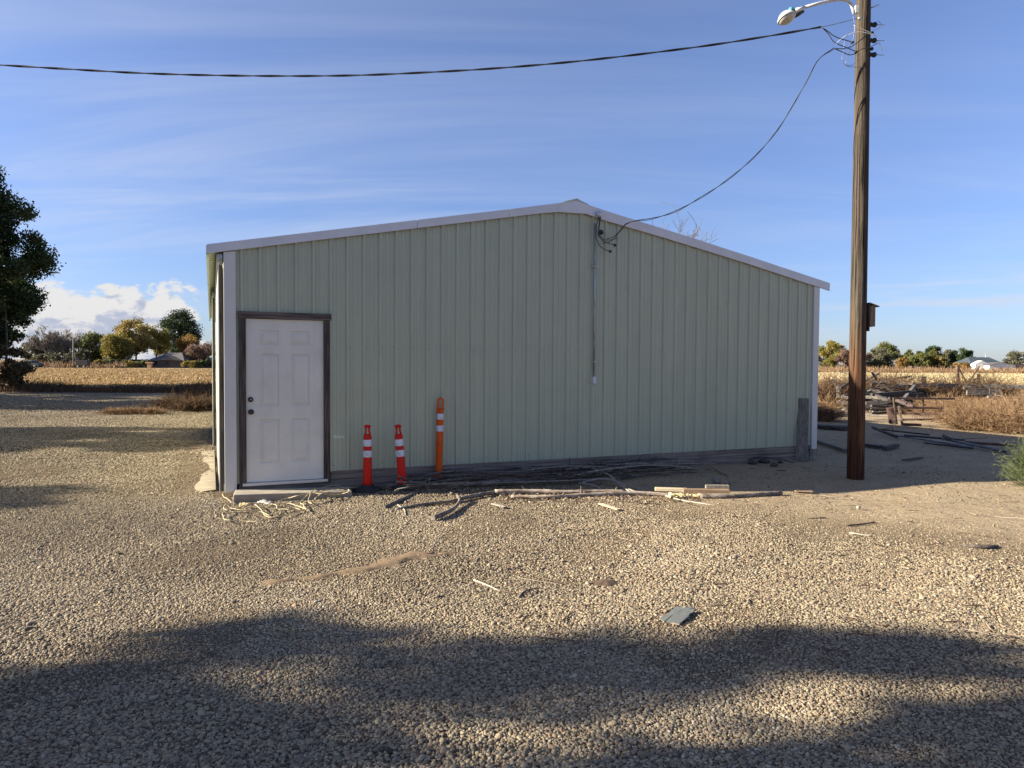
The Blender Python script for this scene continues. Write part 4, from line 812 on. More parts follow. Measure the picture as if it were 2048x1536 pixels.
for k in range(110):
    t0 = rng.uniform(1.9, 6.0); n0 = -rng.uniform(.10, .75); L_ = rng.uniform(.4, 1.7); an = rng.normal(-.05, .20); zz = rng.uniform(.01, .20) * (1 - abs(n0 + .35)); n1 = max(min(n0 + L_ * math.sin(an), -.08), -.9)
    a = local_pt(t0, n0, zz + .01); b_ = local_pt(t0 + L_ * math.cos(an), n1, max(.01, zz + rng.normal(0, .03))); m1 = [(a[i] + b_[i]) / 2 + rng.normal(0, .04) for i in range(3)]; m1[2] = max(.015, m1[2] + .02); r_ = rng.uniform(.005, .016)
    P = [np.array(a), np.array(m1), np.array(b_)]; pts = [((1-u)**2 * P[0] + 2*u*(1-u) * P[1] + u*u * P[2]) + rng.normal(0, .005, 3) for u in np.linspace(0, 1, 9)]
    mb = MB().tube([tuple(p) for p in pts], list(np.linspace(r_, r_ * .5, 9)), 6)
    for q_ in range(rng.integers(0, 4)):
        v = pts[rng.integers(2, 8)]; dv = rng.normal(size=3) * .12; dv[2] = abs(dv[2]) * .4; mb.tube([tuple(v), tuple(v + dv * .6), tuple(v + dv + rng.normal(0, .015, 3))], [r_ * .5, r_ * .4, r_ * .2], 4)
    o = mb.build('heap_branch', M[('bark_dark', 'bark', 'bark_pale')[int(rng.choice(3, p=[.4, .4, .2]))]], origin=a); tag(o, 'thin dark branch lying flat in the shaded brush heap by the skirt boards', 'branch', 'thin branches in the shaded brush heap')
# chips and litter between logs: countless small bits
def litter(name, n, xr, yr, m, size, label, jitter=None):
    px = rng.uniform(*xr, n); py = rng.uniform(*yr, n); P = np.array([gp(a, b_, .012) for a, b_ in zip(px, py)]); V, F = leaf_quads(P, size, rng, .35, .8); V[:, 2] = np.clip(V[:, 2], .006, .05)
    o = np_mesh(name, V, F, m, tint=rng.random(n)); tag(o, label, 'litter', kind='stuff'); return o
M['chips'] = leafmat('bark_chips', [(0, (.05, .03, .02)), (.5, (.16, .10, .065)), (1, (.42, .34, .25))], 0)
M['leaflit'] = leafmat('leaf_scraps', [(0, (.05, .035, .02)), (.6, (.22, .15, .07)), (1, (.50, .40, .18))], .1)
litter('bark_litter', 1500, (1000, 1420), (985, 1004), M['chips'], .035, 'scattered bark chips and litter around the logs')
def twig_litter(name, n, xr, yr, m, label, seed):
    r_ = np.random.default_rng(seed); px = r_.uniform(*xr, n); py = yr[0] + (yr[1] - yr[0]) * r_.random(n) ** 1.8; B = np.array([gp(a, b_, .016) for a, b_ in zip(px, py)]); th = r_.uniform(0, math.pi, n); L_ = r_.uniform(.03, .16, n) * (1 + 1.2 * (r_.random(n) < .12)); D = np.stack([np.cos(th), np.sin(th) * .8, r_.normal(0, .05, n)], -1)
    u = np.linspace(-.5, .5, 4)[None, :, None]; P = B[:, None, :] + D[:, None, :] * L_[:, None, None] * u + r_.normal(0, .05, (n, 4, 3)) * L_[:, None, None] * np.array([1, 1, .2]); P[:, :, 2] = np.maximum(P[:, :, 2], .012); V, F = strands(P, r_.uniform(.0015, .0045, n)[:, None] * np.array([[.8, 1, 1, .6]]), 4)
    o = np_mesh(name, V, F, m, tint=np.repeat(r_.random(n), 12)); tag(o, label, 'litter', kind='stuff'); return o
twig_litter('twig_litter', 420, (1000, 2040), (990, 1330), M['chips'], 'small dark twigs scattered over the sunlit dirt and gravel', 31)
twig_litter('dark_twig_litter', 260, (760, 1690), (935, 1012), M['chips'], 'small broken twigs around the logs and brush heap', 32)
litter('leaf_litter', 500, (60, 2040), (1000, 1500), M['leaflit'], .022, 'tiny dry leaf scraps scattered over the whole gravel yard')
# boards pile
def board(name, a, b_, w, h, m, label, cat='board', group=None, roll=0.0, ends_z=(.06, .06)):
    A_, B_ = Vector(gp(*a, ends_z[0])), Vector(gp(*b_, ends_z[1])); mid = (A_ + B_) / 2
    ang = math.atan2(B_.y - A_.y, B_.x - A_.x); L_ = (B_ - A_).length; mb = MB().box(-L_ / 2, L_ / 2, -w / 2, w / 2, -h / 2, h / 2); o = mb.build(name, m, bevel=.003); o.location = mid; o.rotation_euler = (roll, -math.asin((B_.z - A_.z) / L_), ang); tag(o, label, cat, group); return o
BG = 'boards on the gravel beside the logs'
board('board', (1310, 978), (1374, 980), .09, .038, M['pale_wood'], 'short pale sawn board lying on the foam chunk', 'board', BG, ends_z=(.075, .075))
board('board', (1366, 981), (1458, 982), .09, .042, M['brown_wood'], 'brown board butted to the right end of the pale board', 'board', BG, ends_z=(.075, .08))
lat = MB(); a_ = gp(1411, 975, .11); b_ = gp(1457, 975, .11); w_ = (b_[0] - a_[0])
for k in range(6): lat.box(0, w_, -.02, .02, .007 * k, .007 * k + .004)
lat.box(.005, w_ - .005, -.016, .016, .001, .038); lo_ = lat.build('slatted_block', M['bleached']); lo_.location = (a_[0], a_[1], .103); tag(lo_, 'small white grooved block sitting on the brown board', 'block')
fm = MB(); fa = gp(1338, 992, .03); fb = gp(1400, 992, .03)
fv = []; rrn = np.random.default_rng(4)
nfx, nfa = 14, 10
for i in range(nfx):
    u = i / (nfx - 1); c = np.array([fa[0] + (fb[0] - fa[0]) * u, fa[1] + .02 * u, .03]); 
    for k in range(nfa):
        q_ = 2 * math.pi * k / nfa; r_ = .035 * (1 + .25 * rrn.normal()) * (1.15 if u < .4 else .7); fv.append((c[0] + rrn.normal() * .006, c[1] + r_ * math.cos(q_) * 1.2, max(.0, c[2] + r_ * math.sin(q_) * .85)))
fm.add(fv, [(i * nfa + k, i * nfa + (k + 1) % nfa, (i + 1) * nfa + (k + 1) % nfa, (i + 1) * nfa + k) for i in range(nfx - 1) for k in range(nfa)] + [tuple(range(nfa))[::-1], tuple((nfx - 1) * nfa + k for k in range(nfa))])
tag(fm.build('foam_chunk', M['foam']), 'crumbling yellow chunk under the pale board', 'chunk')
board('plank_offcut', (1200, 1007), (1238, 1019), .055, .012, M['pale_wood'], 'pale flat offcut lying in front of the long pale log', 'board', BG, ends_z=(.014, .014))
board('plank_offcut', (985, 1007), (1010, 1014), .05, .010, M['bleached'], 'thin bleached offcut left of the pale flat offcut', 'board', BG, ends_z=(.012, .012))
board('plank_offcut', (1590, 982), (1625, 983), .09, .014, M['brown_wood'], 'flat thin board at the shadow edge left of the pole', 'board', BG, ends_z=(.012, .012))
# slate scrap in the foreground: two overlapping torn pieces
def scrap_piece(pts, zc, th, name, parent):
    q = [gp(1000 + x_ / 4.096, 1080 + y_ / 4.096, zc[i]) for i, (x_, y_) in enumerate(pts)]; n = len(q); mb = MB(); mb.add([tuple(v) for v in q] + [(v[0], v[1], v[2] - th) for v in q], [tuple(range(n)), tuple(range(2 * n - 1, n - 1, -1))] + [(i, i + n, (i + 1) % n + n, (i + 1) % n) for i in range(n)]); return mb.build(name, M['shingle'], parent)
scp = empty('shingle_scrap'); tag(scp, 'torn grey shingle scrap lying in two pieces on the foreground gravel', 'shingle')
scrap_piece([(1360, 665), (1470, 685), (1545, 625), (1555, 600), (1580, 590), (1590, 565), (1500, 560), (1430, 600)], [.022, .022, .026, .03, .032, .032, .034, .03], .006, 'torn_piece', scp)
scrap_piece([(1305, 640), (1345, 668), (1400, 620), (1480, 568), (1560, 560), (1600, 560), (1540, 540), (1440, 545), (1380, 595)], [.018, .02, .02, .022, .022, .02, .02, .018, .018], .005, 'torn_piece', scp)
# bits: small stones and junk near the wall's right half
def rock(name, c, s, seed, m=None, label=None, group=None, cat='rock', sq=.7):
    r_ = np.random.default_rng(seed); bm = __import__('bmesh').new(); __import__('bmesh').ops.create_icosphere(bm, subdivisions=2, radius=1)
    ax = r_.normal(size=(5, 3)); ax /= np.linalg.norm(ax, axis=1, keepdims=True)
    for v in bm.verts:
        p = np.array(v.co); k = 1 + .18 * r_.normal() * .4
        for a in ax: k -= .22 * max(0, p @ a - .55)
        v.co = Vector((p[0] * k * s, p[1] * k * s * .8, p[2] * k * s * sq))
    me_ = bpy.data.meshes.new(name); bm.to_mesh(me_); bm.free(); me_.materials.append(m or M['rock']); me_.polygons.foreach_set('use_smooth', [True] * len(me_.polygons))
    o = bpy.data.objects.new(name, me_); COL.objects.link(o); o.location = (c[0], c[1], c[2] + s * sq * .55); o.rotation_euler = (0, 0, r_.uniform(0, 6)); tag(o, label, cat, group); return o
rock('stone', gp(1433, 965), .075, 11, label='larger round grey stone in the shade behind the boards', group=None); rock('stone', gp(1455, 968), .055, 12, label='smaller flat grey stone in the shade behind the boards')
rock('stone', gp(1717, 1017), .032, 13, m=M['bleached'], label='small white stone on the sunlit dirt before the pole')
for k, (px, py, s_) in enumerate([(1505, 928, .09), (1530, 925, .12), (1548, 933, .08), (1560, 926, .06)]): rock('charred_lump', gp(px, py), s_, 30 + k, m=M['charred'], label=['leftmost small dark lump against the right skirt boards', 'largest dark charred lump against the right skirt boards', 'dark lump in front of the largest one by the skirt boards', 'smallest dark lump, nearest the leaning plank'][k], group='charred lumps by the skirt boards', cat='lump', sq=.5)
stick('branch', [(1490, 921), (1520, 915), (1560, 918), (1588, 926)], [.012, .014, .012, .008], M['charred'], 'dark bent branch over the charred lumps', 'branch', SG, zs=[.03, .12, .11, .04])
stick('branch', [(1430, 938), (1442, 945), (1455, 950)], [.010, .012, .008], M['bark'], 'short branch above the larger grey stone', 'branch', SG)

# ------------------------------------------------------------------ yard behind on the right
def pbeam(name, a, b_, Ya, Yb, w, h, m, label, cat='timber', group=None, par=None):
    A_, B_ = Vector(dp(*a, Ya)), Vector(dp(*b_, Yb)); mb = MB().beam(A_ - A_, B_ - A_, w, h); o = mb.build(name, m, parent=par); o.location = A_ if par is None else A_ - par.location; tag(o, label, cat, group) if label else None; return o
def c5(x_, y_): return (1620 + x_ / 4.785, 660 + y_ / 4.785)       # crops used when measuring the photo
def c6(x_, y_): return (1620 + x_ / 4.785, 760 + y_ / 4.785)
TG = 'weathered timbers in the heap behind the pole'
tb = [((590, 475), (790, 490), 30, 29.5, 'grey'), ((700, 485), (985, 530), 29, 28, 'grey'), ((985, 530), (1440, 532), 28.2, 28.6, 'grey'), ((1440, 532), (2060, 545), 28.6, 28, 'grey'), ((880, 590), (1000, 590), 27.6, 27.3, 'grey'),
      ((560, 625), (700, 490), 26, 27.2, 'grey'), ((880, 685), (1000, 535), 23, 26.5, 'grey'), ((270, 655), (262, 540), 25, 25.2, 'grey'), ((285, 560), (360, 515), 25, 26, 'charred'), ((195, 490), (300, 545), 27, 26, 'charred'),
      ((205, 478), (290, 500), 27.5, 27.4, 'grey'), ((700, 490), (715, 590), 27, 26.6, 'charred'), ((530, 580), (640, 540), 27, 27, 'grey'), ((540, 605), (650, 560), 26.4, 26.6, 'grey'), ((990, 530), (1030, 600), 27, 26, 'charred'),
      ((525, 640), (730, 655), 24, 23.6, 'grey'), ((530, 700), (740, 690), 21, 21, 'grey'), ((300, 640), (520, 660), 24, 23.8, 'grey'), ((250, 690), (520, 715), 21, 20.6, 'charred'), ((830, 670), (990, 730), 22, 20.8, 'charred'),
      ((560, 600), (760, 680), 25, 22.5, 'charred'), ((1500, 600), (1830, 600), 26.5, 26.5, 'grey'), ((1470, 555), (1810, 572), 28, 28, 'grey'), ((1700, 640), (1830, 642), 25, 25, 'grey'), ((740, 560), (960, 600), 27.5, 27.2, 'grey'), ((540, 505), (700, 545), 28.2, 27.8, 'charred'), ((640, 580), (660, 640), 25.4, 25, 'grey')]
for k, (a, b_, ya, yb, mm) in enumerate(tb):
    pbeam('weathered_timber', c5(*a), c5(*b_), ya, yb, .08 if k in (1, 2, 3, 4, 21, 22) else .09, .17 if k in (1, 2, 3, 21) else .10, M[mm], 'old grey timber in the tumbled heap between pole and tumbleweeds' if k not in (1, 2, 3, 21) else {1: 'longest sloping grey plank on top of the timber heap', 2: 'upper level grey rail behind the tumbleweeds, left length', 3: 'upper level grey rail behind the tumbleweeds, right length', 21: 'lower grey rail behind the tumbleweeds'}[k], 'timber', TG)
for k in range(80):
    Yd = rng.uniform(23.5, 29.5); px0 = rng.uniform(1665, 1835); v0 = gp(px0, 728 + CAM_H * FPX / Yd); L_ = rng.uniform(1.2, 4.2); a_ = rng.normal(.05, .35) + (math.pi if rng.random() < .5 else 0); z0 = rng.uniform(.03, 1.15) * (1 - abs(px0 - 1755) / 150); z1 = max(.03, z0 + rng.normal(0, .25))
    A_ = Vector((v0[0], Yd, z0)); B_ = Vector((v0[0] + L_ * math.cos(a_), Yd + L_ * math.sin(a_) * .5, z1))
    if B_.x / B_.y > .60 or B_.x / B_.y < .445: B_.x = .51 * B_.y
    w_ = rng.uniform(.05, .11); o = MB().beam(A_ - A_, B_ - A_, w_, w_ * rng.uniform(.5, 1.2)).build('weathered_timber', M['grey'] if rng.random() < .35 else M['charred']); o.location = A_; tag(o, 'old grey timber in the tumbled heap between pole and tumbleweeds', 'timber', TG)
# stumps and posts
for (a, b_, Yd, w_, lb) in (((1075, 520), (1075, 445), 30, .22, 'short thick grey stump sticking up behind the timber heap'), ((1272, 525), (1272, 492), 33, .10, 'small dark stub post between timber heap and rusty brace')):
    pbeam('stub_post', c5(*a), c5(*b_), Yd, Yd, w_, w_, M['grey'], lb, 'post')
br = Vector(dp(*c5(1410, 530), 34)); brace = empty('corner_brace', (br.x, br.y, 0)); tag(brace, 'rusty fence corner brace with two posts and a V of struts', 'fence brace')
def bb(nm, a, b_, w_):
    A_, B_ = Vector(dp(*c5(*a), 34)), Vector(dp(*c5(*b_), 34)); o = MB().beam(A_, B_, w_, w_).build(nm, M['rustpost'] , brace); o.location = -brace.location; return o
M['rustpost'] = mat('rusty_brown_post', (0.06, 0.038, 0.027), (0.15, 0.10, 0.07), 0.9, (8, 8, 8))
bb('post', (1412, 640), (1414, 340), .11); bb('post', (1612, 640), (1612, 420), .10); bb('strut', (1422, 360), (1507, 520), .05); bb('strut', (1507, 520), (1622, 345), .05); bb('rod', (1608, 640), (1608, 540), .03)
# rusty farm implement (spike harrow frame with a coil of chain)
ib = Vector(gp(*c6(800, 420))); imp = empty('rusty_implement', (ib.x, ib.y, 0)); tag(imp, 'rusty iron farm implement half buried in the tumbleweeds', 'farm implement')
def ibeam(nm, a, b_, w_, ya=19.2, yb=19.2, m='rust', h=None):
    A_, B_ = Vector(dp(*c6(*a), ya)), Vector(dp(*c6(*b_), yb)); o = MB().beam(A_, B_, w_, h or w_).build(nm, M[m], imp); o.location = -imp.location; return o
ibeam('frame_bar', (800, 175), (1380, 180), .05); ibeam('frame_bar', (800, 175), (830, 420), .04, m='rustpost'); ibeam('frame_bar', (1085, 180), (1082, 320), .03); ibeam('frame_bar', (830, 265), (1260, 270), .05); ibeam('frame_bar', (860, 320), (1330, 325), .05, 19, 18.6); ibeam('frame_bar', (880, 380), (1230, 375), .05, 18.6, 18.4)
ibeam('frame_bar', (840, 190), (990, 250), .04, 19.6, 19); ibeam('frame_bar', (900, 425), (1060, 430), .07, 18.3, 18.3); ibeam('frame_bar', (850, 250), (885, 430), .05, 18.8, 18.5, 'rustpost')
coil = MB(); pts = []
A_, B_ = Vector(dp(*c6(765, 265), 18.9)), Vector(dp(*c6(795, 420), 18.9))
for i in range(150):
    u = i / 149; c = A_.lerp(B_, u); q_ = u * 2 * math.pi * 13; pts.append(c + Vector((.09 * math.cos(q_), .09 * math.sin(q_), 0)))
o = coil.tube(pts, .013, 5).build('spring_coil', M['rust'], imp); o.location = -imp.location
for k in range(10):
    x_ = 985 + k * 22; A_, B_ = Vector(dp(*c6(x_, 335), 18.5)), Vector(dp(*c6(x_ - 6, 375), 18.4)); o = MB().beam(A_, B_, .02, .02).build('tine', M['rustpost'], imp); o.location = -imp.location
# pipes and rails lying on the ground right of the pole
pipes = [((600, 455), (830, 545), .06, 'charred', 'thick dark timber end leaning at the head of the pipe bundle', .15, .06), ((650, 470), (1145, 525), .035, 'charred', 'long dark bar at the back of the pipe bundle', .10, .04), ((830, 530), (1560, 645), .04, 'galvd', 'long dull grey pipe in the middle of the pipe bundle', .05, .05), ((900, 530), (1480, 575), .04, 'dark', 'upper dark pipe crossing the grey pipe', .12, .08),
         ((1090, 600), (1560, 655), .035, 'dark', 'lowest dark pipe at the front of the bundle', .04, .04), ((1260, 560), (1850, 680), .045, 'galvd', 'grey pipe whose end points at the green weed', .09, .05), ((1480, 595), (1990, 630), .05, 'rust', 'rusty pipe running right behind the green weed', .06, .06), ((1560, 615), (1870, 690), .05, 'charred', 'dark bar ending in front of the green weed', .06, .04), ((1280, 535), (1340, 570), .07, 'charred', 'short dark block lying across the pipes', .14, .12),
         ((1340, 570), (1700, 552), .012, 'rust', 'very thin rod lying on the sunlit gravel', .02, .02), ((700, 470), (790, 455), .018, 'rustpost', 'thin rusty bracket bar, top piece', .16, .20), ((790, 455), (790, 505), .016, 'rustpost', 'thin rusty bracket bar, upright piece', .20, .02)]
M['galvd'] = mat('dull_pipe', (0.10, 0.10, 0.105), (0.20, 0.20, 0.21), 0.5, (6, 6, 6), metal=.5)
for a, b_, r_, mm, lb, za, zb in pipes:
    A_, B_ = Vector(gp(*c6(*a), za)), Vector(gp(*c6(*b_), zb)); r_ *= .55; o = MB().tube([A_ - A_, (B_ - A_) * .5, B_ - A_], r_, 10).build('pipe' if mm in ('galvd', 'dark', 'rust') else 'bar', M[mm]); o.location = A_; tag(o, lb, 'pipe' if mm in ('galvd', 'dark', 'rust') else 'bar', 'pipes and bars on the ground')
for a, b_, w_, h_, lb in (((530, 620), (690, 640), .16, .05, 'dark plank in shade just right of the pole'), ((710, 655), (830, 625), .10, .06, 'short dark plank angled beside the other in shade'), ((60, 585), (360, 680), .06, .05, 'long grey pole lying in shade left of the utility pole'), ((60, 440), (360, 460), .4, .08, 'dark low beam behind the right corner of the shed'),
                          ((890, 765), (1075, 742), .05, .02, 'thin dark strip on the shaded dirt'), ((525, 292), (640, 305), .05, .05, 'thin pole on the sunlit gravel, back one'), ((525, 330), (760, 343), .05, .04, 'thin pole on the sunlit gravel, front one'), ((60, 355), (250, 358), .10, .06, 'pale board in front of the rock pile'), ((270, 275), (365, 305), .12, .06, 'pale plank slanting over the rock pile')):
    A_, B_ = Vector(gp(*c6(*a), h_ / 2 + .02)), Vector(gp(*c6(*b_), h_ / 2 + .02)); o = MB().beam(A_ - A_, B_ - A_, w_, h_).build('ground_plank', M['charred' if 'dark' in lb else 'grey']); o.location = A_; tag(o, lb, 'plank')
for k in range(26):
    px, py = c6(rng.uniform(60, 350), rng.uniform(265, 350)); v = gp(px, py); rock('rubble_stone', v, rng.uniform(.10, .22), 60 + k, label='dark rounded stone in the rubble pile behind the shed corner', group='rubble stones behind the shed corner', sq=.6)

# ------------------------------------------------------------------ dry weeds and shrubs
M['dryweed'] = leafmat('dry_weed', [(0, (.12, .07, .04)), (.4, (.26, .155, .085)), (.75, (.37, .24, .13)), (1, (.48, .34, .20))], .2, .8)
M['darkweed'] = leafmat('dark_dry_weed', [(0, (.05, .03, .02)), (.5, (.12, .07, .04)), (1, (.24, .15, .08))], .1, .8)
M['greenweed'] = leafmat('green_weed', [(0, (.05, .065, .025)), (.5, (.12, .145, .06)), (1, (.24, .26, .12))], .3, .7)
def weed(name, base, rad, hgt_, n, m, seed, label, cat, group=None, rr=.006, upright=.3, K=6, fine=3):
    r_ = np.random.default_rng(seed); root = np.stack([r_.normal(0, rad * .12, n), r_.normal(0, rad * .12, n), np.zeros(n)], -1)
    th = r_.uniform(0, 2 * math.pi, n); ph = np.arccos(np.clip(r_.uniform(0, 1, n) ** (1 - upright * .6), 0, 1)); D = np.stack([np.sin(ph) * np.cos(th), np.sin(ph) * np.sin(th), np.cos(ph)], -1)
    L_ = r_.uniform(.6, 1.1, n); u = np.linspace(0, 1, K)[None, :, None]; tip = D * L_[:, None] * np.array([rad, rad, hgt_]); bend = r_.normal(0, .16, (n, 1, 3)) * np.array([rad, rad, hgt_])
    P = root[:, None, :] + tip[:, None, :] * u + bend * (u * (1 - u)) * 2 + np.array([0, 0, hgt_ * .12]) * np.sin(u * math.pi) + r_.normal(0, .015 * rad, (n, K, 3)) * u
    P[:, :, 2] = np.maximum(P[:, :, 2], .01); Rr = rr * np.linspace(1, .45, K)[None, :] * r_.uniform(.7, 1.3, (n, 1)); V, F = strands(P, Rr, 3); tint = np.repeat(r_.random(n) * .8, (K - 1) * 3)
    # side twiglets
    ns = n * fine; i = r_.integers(0, n, ns); k = r_.integers(2, K, ns); S = P[i, k]; d2 = r_.normal(size=(ns, 3)); d2 /= np.linalg.norm(d2, axis=1, keepdims=True); d2 = d2 * .7 + D[i] * .5; l2 = r_.uniform(.08, .26, ns)[:, None] * rad
    Q = S[:, None, :] + d2[:, None, :] * l2[:, None, :] * np.linspace(0, 1, 3)[None, :, None] + r_.normal(0, .02 * rad, (ns, 3, 3)) * np.linspace(0, 1, 3)[None, :, None]; Q[:, :, 2] = np.maximum(Q[:, :, 2], .01)
    V2, F2 = strands(Q, rr * .55 * np.linspace(1, .5, 3)[None, :] * np.ones((ns, 1)), 3); V = np.concatenate([V, V2]); F = np.concatenate([F, F2 + len(V) - len(V2)]); tint = np.concatenate([tint, np.repeat(r_.uniform(.2, 1, ns), 6)])
    o = np_mesh(name, V, F, m, tint=tint); o.location = base; tag(o, label, cat, group); return o
wproto = []
for k in range(4): wproto.append((900 + k))
tws = []
for row, (yy, n_) in enumerate(((19.0, 4), (20.5, 5), (22.4, 6), (24.5, 6), (27.0, 6))):
    xl_ = {0: .665, 1: .60, 2: .585, 3: .57, 4: .56}[row]; 
    for k in range(n_):
        fr_ = xl_ + (0.80 - xl_) * (k + .5) / n_ + rng.normal(0, .006); tws.append((fr_ * yy, yy + rng.normal(0, .3), rng.uniform(.75, 1.1)))
tws += [(.645 * 17.9, 17.9, .8), (.69 * 17.4, 17.4, .85), (.735 * 16.9, 16.9, .9), (.78 * 16.5, 16.5, .9)]
first = {}
for i, (x_, y_, s_) in enumerate(tws):
    v = i % 4
    if v not in first: o = first[v] = weed('tumbleweed', (x_, y_, 0), .95, .95, 420, M['dryweed'], 900 + v, 'dry brown tumbleweed in the tangled bank right of the pole', 'tumbleweed', 'tumbleweeds banked right of the pole', rr=.0075)
    else: o = first[v].copy(); COL.objects.link(o); o.location = (x_, y_, 0)
    o.scale = (s_ * 1.05, s_ * 1.05, s_ * float(np.interp(y_, [17, 20, 24, 27.5], [.95, .85, .55, .42]))); o.rotation_euler = (0, 0, rng.uniform(0, 6.28))
for (px, py, s_, lb) in ((1650, 842, .8, 'small dry tumbleweed just behind the shed corner'), (1668, 815, 1.0, 'dry tumbleweed further back between shed and pole'), (1645, 806, 1.1, 'dry tumbleweed farthest back beside the shed wall')):
    o = first[1].copy(); COL.objects.link(o); v = gp(px, py); o.location = (v[0], v[1], 0); o.scale = (s_,) * 3; o.rotation_euler = (0, 0, rng.uniform(0, 6)); o['label'] = lb; o['group'] = 'tumbleweeds near the shed corner'
# brush piled inside the timber heap: dark tangled stems
for k, (px, py, w_, Yd) in enumerate(((1690, 790, 1.6, 26), (1755, 782, 1.8, 27), (1800, 785, 1.7, 27.5), (1850, 778, 1.6, 29), (1940, 782, 1.6, 29), (2000, 782, 1.6, 29))):
    v = gp(px, 738 + CAM_H * FPX / Yd - 6); o = weed('brush_heap', (v[0], Yd, 0), w_, 1.3, 620, M['darkweed'], 940 + k, ['dark brush clump at the left end of the timber heap', 'dark brush clump just right of the pole in the timbers', 'dark brush clump in the middle of the timber heap', 'dark brush clump under the sloping grey plank end', 'dark brush clump between the rails below the rusty brace', 'dark brush clump between the rails at the far right'][k], 'brush', 'dark brush clumps among the timbers', rr=.011, K=5, fine=2)
gv = gp(2072, 972); weed('green_weed', (gv[0], gv[1], 0), .45, .66, 430, M['greenweed'], 77, 'bushy grey-green weed growing at the right edge by the pipes', 'weed', rr=.0045, upright=.55, fine=8)
# weeds left: dead clump and low mat on the driveway edge, bush under the tree
def weed_strip(name, n, xf, yf, h, m, label, rr=.008, seed=1, K=4, lean_=.5):
    r_ = np.random.default_rng(seed); y_ = yf(r_, n); x_ = xf(r_, n, y_); B = np.stack([x_, y_, np.zeros(n)], -1); d = np.stack([r_.normal(0, lean_, n), r_.normal(0, lean_, n), np.ones(n)], -1); d /= np.linalg.norm(d, axis=1, keepdims=True); hh = h * r_.uniform(.3, 1.2, n) * (.75 + .45 * np.sin(x_ * 1.1) * np.sin(x_ * .37 + 1) + .4 * (r_.random(n) < .04))
    u = np.linspace(0, 1, K)[None, :, None]; P = B[:, None, :] + d[:, None, :] * hh[:, None, None] * u + r_.normal(0, .12, (n, 1, 3)) * hh[:, None, None] * u * u; V, F = strands(P, rr * np.linspace(1, .4, K)[None, :] * np.ones((n, 1)), 3)
    o = np_mesh(name, V, F, m, tint=np.repeat(r_.random(n), (K - 1) * 3)); tag(o, label, 'dry weeds', kind='stuff'); return o
weed_strip('field_edge_weeds', 16000, lambda r_, n, y_: r_.uniform(-.80, -.38, n) * y_, lambda r_, n: 36.4 + r_.normal(0, .7, n), .42, M['darkweed'], 'dark dead weeds along the near edge of the cornfield', .010, 5)
mv = [gp(px, py) for px, py in ((400, 812), (370, 815), (345, 818), (420, 808), (415, 820), (385, 822))]
for k, v in enumerate(mv): weed('dead_weed_clump', (v[0], v[1], 0), .9, .75 if k in (0, 3) else .5, 300, M['darkweed'], 300 + k, ['dark dead weed clump against the shed door edge, back one', 'wide dark dead weed clump in the middle of the driveway edge', 'dark dead weed clump at the left end, before the cornfield', 'dark dead weed clump touching the shed wall', 'dark dead weed clump beside the shed wall, front one', 'low dark dead weed clump in front of the wide one'][k], 'weed', 'dead weed clumps left of the shed', rr=.008)
for k, px in enumerate((232, 255, 280, 305)): v = gp(px, 828); weed('low_dry_weed', (v[0], v[1], 0), .5, .2, 220, M['dryweed'], 320 + k, ['leftmost low tan weed tuft at the shadow edge of the driveway', 'second low tan weed tuft from the left on the driveway', 'third low tan weed tuft from the left on the driveway', 'rightmost low tan weed tuft, nearest the dark dead weeds'][k], 'weed', 'low weed tufts on the driveway', rr=.006)
weed_strip('far_weeds', 14000, lambda r_, n, y_: r_.uniform(.40, .82, n) * y_, lambda r_, n: r_.uniform(131, 150, n), 1.1, M['dryweed'], 'brown weeds beyond the pale field', .05, 9)
weed_strip('field_rim_weeds', 5000, lambda r_, n, y_: r_.uniform(.42, .82, n) * y_, lambda r_, n: r_.uniform(38, 52, n), .55, M['dryweed'], 'sparse brown weeds at the near rim of the pale field', .012, 11)
weed_strip('roadside_weeds', 9000, lambda r_, n, y_: r_.uniform(-.82, -.55, n) * y_, lambda r_, n: r_.uniform(134, 150, n), 1.2, M['dryweed'], 'brown weeds along the far road', .05, 13)

# stubble in the fields
M['stubble'] = leafmat('corn_stubble', [(0, (.14, .09, .04)), (.35, (.30, .19, .08)), (.75, (.44, .30, .14)), (1, (.66, .52, .32))], .25, .8)
M['straw'] = leafmat('straw_stubble', [(0, (.30, .23, .12)), (.5, (.46, .37, .20)), (1, (.62, .52, .32))], .25, .8)
def stubble(name, n, y0, y1, xl, xr, size, m, label, seed):
    r_ = np.random.default_rng(seed); y_ = y0 * (y1 / y0) ** r_.random(n); x_ = r_.uniform(xl, xr, n) * y_; y_ = np.round(y_ / .76) * .76 * .6 + y_ * .4; P = np.stack([x_, y_, r_.uniform(.04, .22, n) * size / .25], -1); V, F = leaf_quads(P, size, r_, .28); V[:, 2] = np.maximum(V[:, 2], .025)
    o = np_mesh(name, V, F, m, tint=r_.random(n)); tag(o, label, 'stubble', kind='stuff'); return o
stubble('corn_stubble', 120000, 38.2, 121, -.82, -.36, .23, M['stubble'], 'golden corn stubble and husks covering the left field', 21)
stubble('straw_stubble', 55000, 50, 131, .40, .82, .19, M['straw'], 'pale straw stubble covering the right field', 22)

